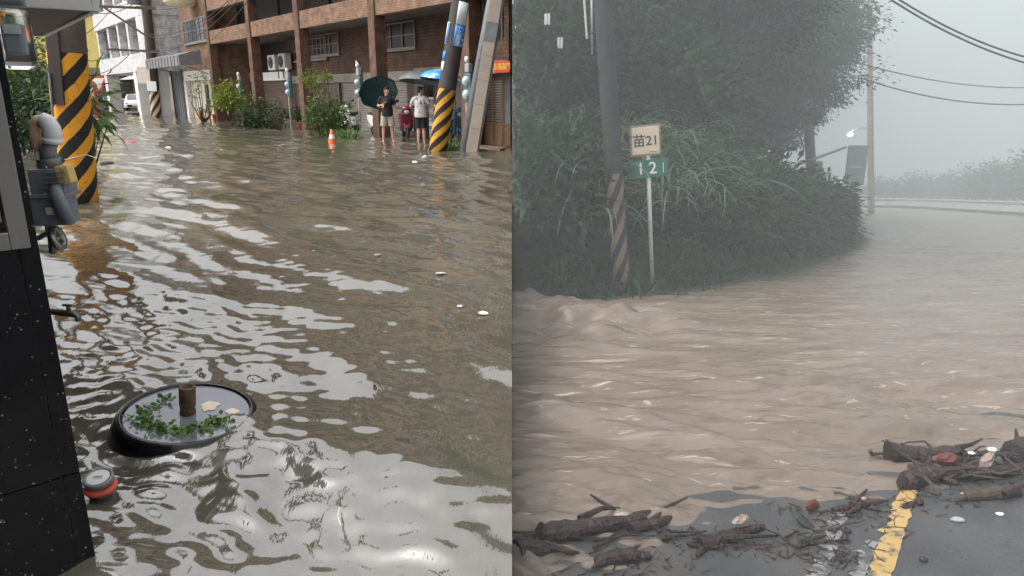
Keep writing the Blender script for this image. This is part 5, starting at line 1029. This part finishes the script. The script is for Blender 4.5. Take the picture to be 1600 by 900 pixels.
for i, (px, py, Y) in enumerate(gspots):
    o = gp_[i] if i < 3 else gp_[i % 3].copy()
    if i >= 3: COL.objects.link(o)
    s = random.uniform(.75, 1.1); x, Y = bank_hit(px, py + 50); x = max(x, 1.2 * s); Y = Y - .15
    o.location = (x, Y, hz(x, Y) + .25); o.rotation_euler = (0, 0, random.uniform(0, 6.28)); o.scale = (s, s, s)
WGL = 'short tuft of dark wet grass where the bank meets the brown water'
wp = [grass_clump('grass_tuft', WGL, (0, 0, 0), 70, .55, 190 + j, 'weed_dark', .012, .5, 'grass tufts at the waterline', 1.0) for j in range(2)]
for i in range(64):
    o = wp[i] if i < 2 else wp[i % 2].copy()
    if i >= 2: COL.objects.link(o)
    s = random.uniform(.7, 1.4); x = .5 + 9.6 * (i / 63) ** 1.1; y = float(np.interp(x, bx, by)) + random.uniform(-.02, .55); x = max(x, .5 * s + .05)
    o.location = (x, y, hz(x, y) - .02); o.rotation_euler = (0, 0, random.uniform(0, 6.28)); o.scale = (s, s, s)
grass_clump('reed_clump', 'dead pale reeds bent over at the edge of the brown water', RG(838, 474) + Vector((.12, .25, 0)), 16, .75, 170, 'grass_blade', .012, .2, None, .5, .01)

# kilometre sign
sb_ = RG(1020, 467); st = AT(1012, 232, sb_.y); t = thing('distance_sign', 'roadside post with cream county route plate over a green number plate', 'road sign', sb_); d = st - sb_; lean_to(t, d)
Ls = d.length; M['galv'] = mat('galv', (.50,.51,.50), .45, .1, 5, metal=.2); g = MB(); g.tube([(0, 0, -.3), (0, 0, Ls + .25)], .028, 12); g.build('post', M['galv'], t, True)
M['plate_cream'] = mat('plate_cream', (.66,.56,.42), .5, .08, 5); M['plate_edge'] = mat('plate_edge', (.30,.24,.20), .5, .1); M['plate_green'] = mat('plate_green', (.015,.13,.085), .45, .1, 5); M['plate_ink'] = mat('plate_ink', (.03,.028,.026), .6, .1)
def sgn(px, py): p = AT(px, py, sb_.y) - sb_; return p.dot(d.normalized())
z0, z1 = sgn(1008, 243), sgn(1008, 195); w_ = .40
g = MB(); g.cbox((-.035, -.042, (z0+z1)/2), (w_, .012, z1 - z0), .004); g.build('plate_border', M['plate_edge'], t); g = MB(); g.cbox((-.035, -.052, (z0+z1)/2), (w_ - .045, .01, z1 - z0 - .045), .004); g.build('route_plate', M['plate_cream'], t)
me = text_mesh('苗21', .17); me.materials.append(M['plate_ink']); o = link('lettering', me, t); o.rotation_euler = (math.pi/2, 0, 0); o.location = (-.035, -.060, (z0+z1)/2 - .01)
g = MB(); g.b(-.0, .12, -.06, -.058, z0 + .045, z0 + .052); g.build('print_line', M['plate_ink'], t)
z2, z3 = sgn(1012, 277), sgn(1012, 249); g = MB(); g.cbox((-.005, -.042, (z2+z3)/2), (.52, .012, z3 - z2), .004); g.build('number_plate', M['plate_green'], t)
for ch, dx in (('1', -.11), ('2', .05)):
    me = text_mesh(ch, .22); me.materials.append(M['white_plastic']); o = link('lettering', me, t); o.rotation_euler = (math.pi/2, 0, 0); o.location = (dx, -.050, (z2+z3)/2)
g = MB(); g.b(.185, .195, -.052, -.049, z2 + .05, z3 - .05); g.build('print_line', M['white_plastic'], t)

# utility poles on the bank
by_ = 9.35; pb = AT(968, 408, by_); PR = pole('utility_pole', 'grey concrete pole with pale and black stripes buried in the bank plants', pb, None, .12, .105, 8.5, stripe_mat('stripe_bank', (.22,.155,.12), (.02,.02,.02), .36, -4, 1.2, (.026,.03,.031), .4), lean=AT(942, 0, by_) - pb, dn=1.0)
q = MB(); q.tube([(-.24, -.1, 2.9), (-.24, -.1, 6.5)], .014, 6); q.build('conduit', M['galv'], PR)
for i, (px, y0, lab) in enumerate(((855, 30, 'white insulator hanging on a vertical line above the silver grass, upper one'), (875, 67, 'white insulator hanging on a vertical line above the silver grass, lower one'))):
    c = AT(px, y0, 10.6); t = thing('line_insulator', lab, 'insulator', c); g = MB(); g.tube([(0, 0, -.9), (0, 0, 1.6)], .006, 5); g.build('line', M['cable'], t)
    for s in (-.022, .022): q = MB(); q.cbox((s, 0, 0), (.036, .05, .15), .01); q.build('cap', M['white_plastic'], t)
tag(MB().tube([AT(925, 86, 10.9), AT(924, -40, 10.9)], .014, 6).build('guard_tube', M['galv'], None, True), 'thin pale vertical guard tube beside the bank pole', 'tube')
pf = Vector((AT(1283, 275, 27).x, 27, plane_z(27))); P2 = pole('utility_pole', 'grey concrete pole with cross arm standing at the bend under the tree', pf, None, .19, .17, 11, M['concrete_dark'], lean=AT(1268, 0, 27) - AT(1283, 275, 27))
q = MB(); q.box((.1, -.2, AT(1275, 60, 27).z - pf.z), (2.2, .1, .1)); q.build('cross_arm', M['galv'], P2); q = MB(); q.cbox((.22, -.05, AT(1290, 268, 27).z - pf.z), (.3, .3, .75), .03); q.build('switch_box', M['grey_metal'], P2)
tag(MB().tube([AT(1240, 260, 26.5), AT(1322, 230, 26.5)], .045, 8).build('boom_pole', M['grey_metal'], None, True), 'slanting grey bar reaching from the bank pole to the mirror', 'bar')
pm_ = RG(1317, 346); pm_ = Vector((AT(1317, 346, 30).x, 30, AT(1317, 346, 30).z)); t = thing('bend_mirror', 'grey back of a rounded rectangular road mirror on a post at the bend', 'road mirror', pm_)
g = MB(); g.tube([(0, 0, -.6), (.25, 0, 3.0)], .05, 10); g.build('post', M['grey_metal'], t); g = MB(); g.cbox((.22, -.08, AT(1325, 258, 30).z - pm_.z), (.85, .06, 1.65), .028); o = g.build('mirror_back', M['grey_paint'], t); g = MB(); g.b(-.1, .5, -.125, -.112, 2.3, 2.36); g.build('clip', M['galv'], t)
Yl = 46; lb = Vector((AT(1366, 300, Yl).x, Yl, plane_z(Yl))); P4 = pole('street_lamp', 'hazy street lamp pole with a lit lamp on a short arm beyond the bend', lb, None, .2, .16, 13, M['concrete'], 'street lamp', lean=AT(1364, 0, Yl) - AT(1366, 300, Yl))
lz = AT(1331, 203, Yl).z - lb.z; q = MB(); q.tube([(0, 0, lz + .2), (-.8, -.1, lz + .3), (-1.35, -.2, lz + .15)], .05, 8); q.build('arm', M['galv'], P4, True)
M['lamp'] = mat('lamp', (.9,.9,.9), .3, 0, 1, emis=((1, .98, .94), 14)); q = MB(); q.ell((-1.42, -.3, lz), (.17, .17, .12)); q.build('lamp_head', M['lamp'], P4, True)
WL_ = 'black power line sagging across the pale misty sky over the road'
for (xa_, ya_, xb_, yb_, Y1, Y2, sg) in ((1385, -5, 1640, 108, 16, 17, .35), (1398, -5, 1640, 98, 16.5, 17.5, .35), (1345, 122, 1650, 160, 30, 34, .9), (1330, 95, 1650, 135, 33, 40, .9)):
    cable(WL_, AT(xa_, ya_, Y1), AT(xb_, yb_, Y2), sg * .5, .022 if Y1 < 20 else .03, 'power lines over the mountain road', name='power_line')

# guard rail on the outside of the bend and the bushes behind it
gr = thing('guard_rail', 'white roadside guard rail curving round the outside of the bend', 'guard rail', (0, 0, 0)); rail = [RG(1345, 325), RG(1400, 326), RG(1460, 329), RG(1530, 334), RG(1610, 340), RG(1720, 350), RG(1900, 372)]; rail = [Vector((p.x, p.y, plane_z(p.y))) for p in rail]
M['rail_white'] = mat('rail_white', (.32,.33,.32), .5, .1); M['kerb'] = mat('kerb', (.24,.25,.23), .8, .2, 2)
g = MB(); g.tube([p + Vector((0, 0, .85)) for p in rail], .085, 8); g.build('beam', M['rail_white'], gr, True)
g = MB(); g.tube([p + Vector((0, 0, .3)) for p in rail], .42, 4); g.build('kerb_wall', M['kerb'], gr)
for a, b in zip(rail[:-1], rail[1:]):
    for k in range(5): p = a.lerp(b, k / 5); q = MB(); q.cbox(p + Vector((0, .12, .45)), (.14, .14, 1.1), .01); q.build('post', M['rail_white'], gr)
BLb = 'mist-faded rounded bush behind the guard rail'
for i in range(26):
    t_ = i / 25; px = 1378 + 330 * t_ + random.uniform(-12, 12); p = RG(px, 322 + 22 * max(0, t_ - .25)); y = p.y + 3 + random.uniform(0, 9); x = (px - 800) / FPX * y * 1.02
    place(SH[i % 4], 'far_bush', BLb, 'bush', (x, y, plane_z(y) - .2), random.uniform(2.2, 3.3) * (1.0 if px > 1490 else .8), random.uniform(0, 6), 'bushes behind the guard rail')

# driftwood and rubbish left on the asphalt
def log(label, pts, rads, branches=(), name='drift_log', m='driftwood', cat='log', up=.0):
    W = [RG(px, py, 0) for px, py in pts]; base = W[0]; t = thing(name, label, cat, base); g = MB(); loc = [p - base + Vector((0, 0, r * .7 + up)) for p, r in zip(W, rads)]
    P_ = []; Rr = []; n = 5; gg = np.random.default_rng(int(pts[0][0] * 7 + pts[0][1]))
    for i in range(len(loc) - 1):
        for k in range(n): u = k / n; P_.append(loc[i].lerp(loc[i+1], u) + Vector(gg.normal(size=3)) * rads[i] * .10); Rr.append((rads[i] * (1-u) + rads[i+1] * u) * gg.uniform(.85, 1.18))
    P_.append(loc[-1]); Rr.append(rads[-1]); g.tube(P_, Rr, 11); g.build('trunk', M[m], t)
    for br in branches:
        q = MB(); pp = [RG(x, y, 0) - base + Vector((0, 0, h)) for x, y, h in br]; q.tube(pp, [.018 - .013 * k / (len(pp) - 1) for k in range(len(pp))], 6); q.build('branch', M[m], t)
    return t
log('large dark broken log at the water edge with a thin branch sticking up', [(838, 842), (900, 838), (960, 826), (1010, 815)], [.046, .044, .036, .024], [((968, 808, .02), (945, 800, .04), (922, 793, .07)), ((990, 815, .03), (1030, 806, .03), (1072, 795, .06)), ((905, 826, .05), (940, 812, .06), (968, 806, .04))])
log('forked dark branch lying beside the large broken log', [(985, 832), (1030, 822), (1068, 800)], [.028, .022, .008], [((1010, 826, .02), (1040, 806, .04))], cat='branch', name='drift_branch')
log('dark heap of wet bark at the corner of the flood', [(806, 872), (850, 866), (880, 862)], [.05, .036, .015], [((850, 866, .05), (890, 872, .03), (905, 870, .02))], name='bark_heap', cat='bark')
log('low mound of dark mud and twigs on the wet asphalt', [(930, 884), (975, 876), (1015, 872)], [.022, .034, .016], [((960, 880, .03), (1000, 868, .05)), ((940, 884, .02), (925, 894, .02))], name='mud_heap', cat='debris')
log('split dark plank with reddish bark lying across the asphalt', [(1095, 858), (1140, 842), (1192, 826)], [.026, .030, .014], [((1110, 850, .03), (1160, 848, .03), (1215, 840, .01)), ((1095, 862, .01), (1090, 872, .01))], name='split_plank', cat='plank')
log('thin scatter of dark twigs beside the faded white line', [(1245, 855), (1275, 850), (1312, 846)], [.008, .012, .005], [((1255, 852, .01), (1290, 842, .02))], name='twig_scatter', cat='twigs')
log('dark twisted branch between the faded white line and the yellow line', [(1302, 800), (1345, 792), (1378, 800)], [.014, .020, .008], [((1330, 795, .02), (1352, 782, .06)), ((1350, 795, .02), (1385, 788, .02)), ((1340, 796, .01), (1322, 806, .01))], name='drift_branch', cat='branch')
log('long dark log at the top of the debris pile by the yellow line', [(1388, 722), (1440, 724), (1495, 718)], [.065, .055, .048], [((1490, 718, .07), (1515, 714, .08), (1530, 710, .10))])
log('rounded dark stump end lying on the yellow line', [(1405, 762), (1435, 757), (1458, 752)], [.045, .05, .04], [((1440, 757, .05), (1450, 735, .09))], name='stump', cat='stump')
log('dark branch stacked across the right end of the debris pile', [(1460, 748), (1530, 748), (1605, 736)], [.038, .034, .03], [((1500, 748, .06), (1550, 735, .10)), ((1540, 748, .04), (1600, 752, .04))], name='drift_branch', cat='branch')
log('dark root clump at the far end of the debris pile', [(1578, 722), (1610, 716), (1650, 712)], [.07, .075, .05], [((1585, 715, .1), (1580, 704, .14))], name='root_clump', cat='roots')
log('reddish splintered branch in front of the debris pile', [(1505, 780), (1548, 778), (1590, 772)], [.026, .034, .022], [((1540, 778, .04), (1600, 768, .03)), ((1510, 780, .02), (1490, 786, .01))], name='splintered_branch', m='bark', cat='branch')
M['bark_red'] = mat('bark_red', (.13,.038,.03), .5, .35, 14, .4, 40); M['bark_pale'] = mat('bark_pale', (.30,.23,.195), .5, .2, 14, .3, 40); M['plastic_dark'] = mat('plastic_dark', (.02,.025,.028), .35, .3, 10)
def chip(px, py, sx, sy, sz, m, name, label, cat, rot=(0, 0, 0), seed=0, up=0):
    g = MB(); g.ell((0, 0, 0), (sx, sy, sz), 10, 6); gg = np.random.default_rng(seed + int(px)); g.v = [(x * gg.uniform(.8, 1.2), y * gg.uniform(.8, 1.2), z * gg.uniform(.7, 1.2)) for x, y, z in g.v]
    o = g.build(name, M[m]); p = RG(px, py); o.location = p + Vector((0, 0, sz * .8 + up)); o.rotation_euler = [R(a) for a in rot]; return tag(o, label, cat)
chip(1473, 738, .07, .03, .035, 'bark_red', 'red_scrap', 'red torn plastic lump in the middle of the debris pile', 'litter', up=.05); chip(1536, 744, .03, .03, .06, 'bark_pale', 'pale_wood', 'pale upright wood splinter in the debris pile', 'wood', (10, 20, 0), up=.04)
chip(1545, 728, .028, .02, .012, 'white_plastic', 'bottle_cap', 'white cap resting on top of the debris pile', 'litter', up=.09); chip(1513, 730, .02, .012, .008, 'white_plastic', 'white_flake', 'small white flake in the debris pile beside the red lump', 'litter', up=.08)
chip(1525, 778, .085, .018, .014, 'bark_pale', 'pale_wood', 'long pale stick lying before the debris pile', 'wood', (0, 4, 8), up=.015); chip(1562, 805, .020, .010, .008, 'white_plastic', 'white_pebble', 'white scrap alone on the grey asphalt', 'litter'); chip(1495, 814, .03, .02, .010, 'grey_paint', 'grey_stone', 'small grey stone on the asphalt below the debris pile', 'stone'); chip(1443, 877, .018, .012, .010, 'plastic_dark', 'dark_stone', 'tiny dark stone near the yellow line', 'stone')
chip(1268, 800, .05, .016, .03, 'bark_red', 'red_scrap', 'upright reddish bark scrap on the wet asphalt', 'litter', (0, 25, 30), up=.01); chip(1252, 820, .07, .028, .016, 'plastic_dark', 'dark_shard', 'dark flat shard leaning beside the reddish bark scrap', 'litter', (0, 30, -40), up=.015); chip(1155, 834, .045, .02, .022, 'bark_pale', 'pale_wood', 'pinkish pale wood piece on the split plank', 'wood', (0, 0, 25), up=.05)
chip(1348, 790, .014, .010, .010, 'bark_pale', 'pale_flake', 'pale flake on the dark twisted branch', 'litter', up=.03); chip(1322, 832, .022, .016, .012, 'plastic_dark', 'dark_stone', 'dark stone between the two painted lines', 'stone'); chip(1419, 792, .05, .018, .012, 'driftwood', 'bark_chip', 'dark bark chip lying on the yellow line', 'bark', (0, 0, 30)); chip(1436, 788, .03, .016, .02, 'driftwood', 'bark_chip', 'dark bark chip at the right edge of the yellow line', 'bark', (0, 20, 60))
gg = np.random.default_rng(91)
for gi, (lab, cx, cy, sx_, sy_, nb, ln, rad) in enumerate((('broken wet branch tangled in the debris pile by the yellow line', 1495, 738, 75, 14, 22, .42, .013), ('thin broken branch beside the split plank on the asphalt', 1150, 846, 48, 10, 9, .26, .007), ('thin wet stick around the large broken log at the water edge', 930, 838, 80, 12, 12, .30, .008), ('short broken twig beside the faded white line', 1310, 815, 40, 14, 9, .18, .006))):
    for j in range(nb):
        p = RG(cx + gg.normal() * sx_, cy + gg.normal() * sy_); a = gg.normal() * .5 + (0 if gg.random() < .7 else 1.2); L_n = ln * gg.uniform(.5, 1.3); dv_ = Vector((math.cos(a), math.sin(a) * .8, 0)); q = MB(); pts = []
        for k in range(6): u = k / 5 - .5; pts.append(dv_ * L_n * u + Vector((gg.normal() * .012, gg.normal() * .012, -K * dv_.y * L_n * u + rad + (.01 + .06 * gg.random() * (gi == 0)) * (1 + u))))
        q.tube(pts, [rad * (1.1 - .8 * k / 5) * gg.uniform(.8, 1.2) for k in range(6)], 6); o = q.build('broken_branch', M[['driftwood', 'bark', 'driftwood', 'driftwood'][int(gg.integers(0, 4))]]); o.location = p; tag(o, lab, 'branch', ('branches in the debris pile', 'branches by the split plank', 'sticks around the broken log', 'twigs by the faded line')[gi])
# loose twigs and grit nobody could count
gg = np.random.default_rng(77); mb = MB()
for i in range(420):
    c = [(1480, 775, 60, 14), (1330, 812, 60, 16), (1180, 858, 80, 14), (980, 878, 70, 12), (1500, 752, 70, 12), (1290, 868, 30, 14)][i % 6]; p = RG(c[0] + gg.normal() * c[2], min(900, c[1] + gg.normal() * c[3])); a = gg.uniform(0, 3.14); L = .006 + .05 * gg.random() ** 2.2; v = Vector((math.cos(a), math.sin(a) * .7, 0)) * L
    r_ = gg.uniform(.0015, .004); mb.tube([p - v + Vector((0, 0, .004 + K * v.y)), p + Vector((gg.normal() * L * .15, gg.normal() * L * .15, .005)), p + v + Vector((0, 0, .004 + gg.uniform(0, .02) - K * v.y))], [r_, r_ * .9, r_ * .4], 4)
tag(mb.build('loose_twigs', M['driftwood']), 'loose dark twigs and grit scattered over the wet asphalt', 'twigs', kind='stuff')

# ================================================================== rain mist lying on the mountain road
hzm = bpy.data.materials.new('haze'); hzm.use_nodes = True; n = hzm.node_tree; n.nodes.remove(n.nodes['Principled BSDF']); pv = n.nodes.new('ShaderNodeVolumePrincipled'); n.links.new(pv.outputs[0], n.nodes['Material Output'].inputs['Volume'])
pv.inputs['Color'].default_value = (.76,.84,.855,1); pv.inputs['Density'].default_value = .0125; pv.inputs['Anisotropy'].default_value = .0
g = MB(); g.b(.003, 240, -9, 190, -35, 24); tag(g.build('haze', hzm), kind='stuff')
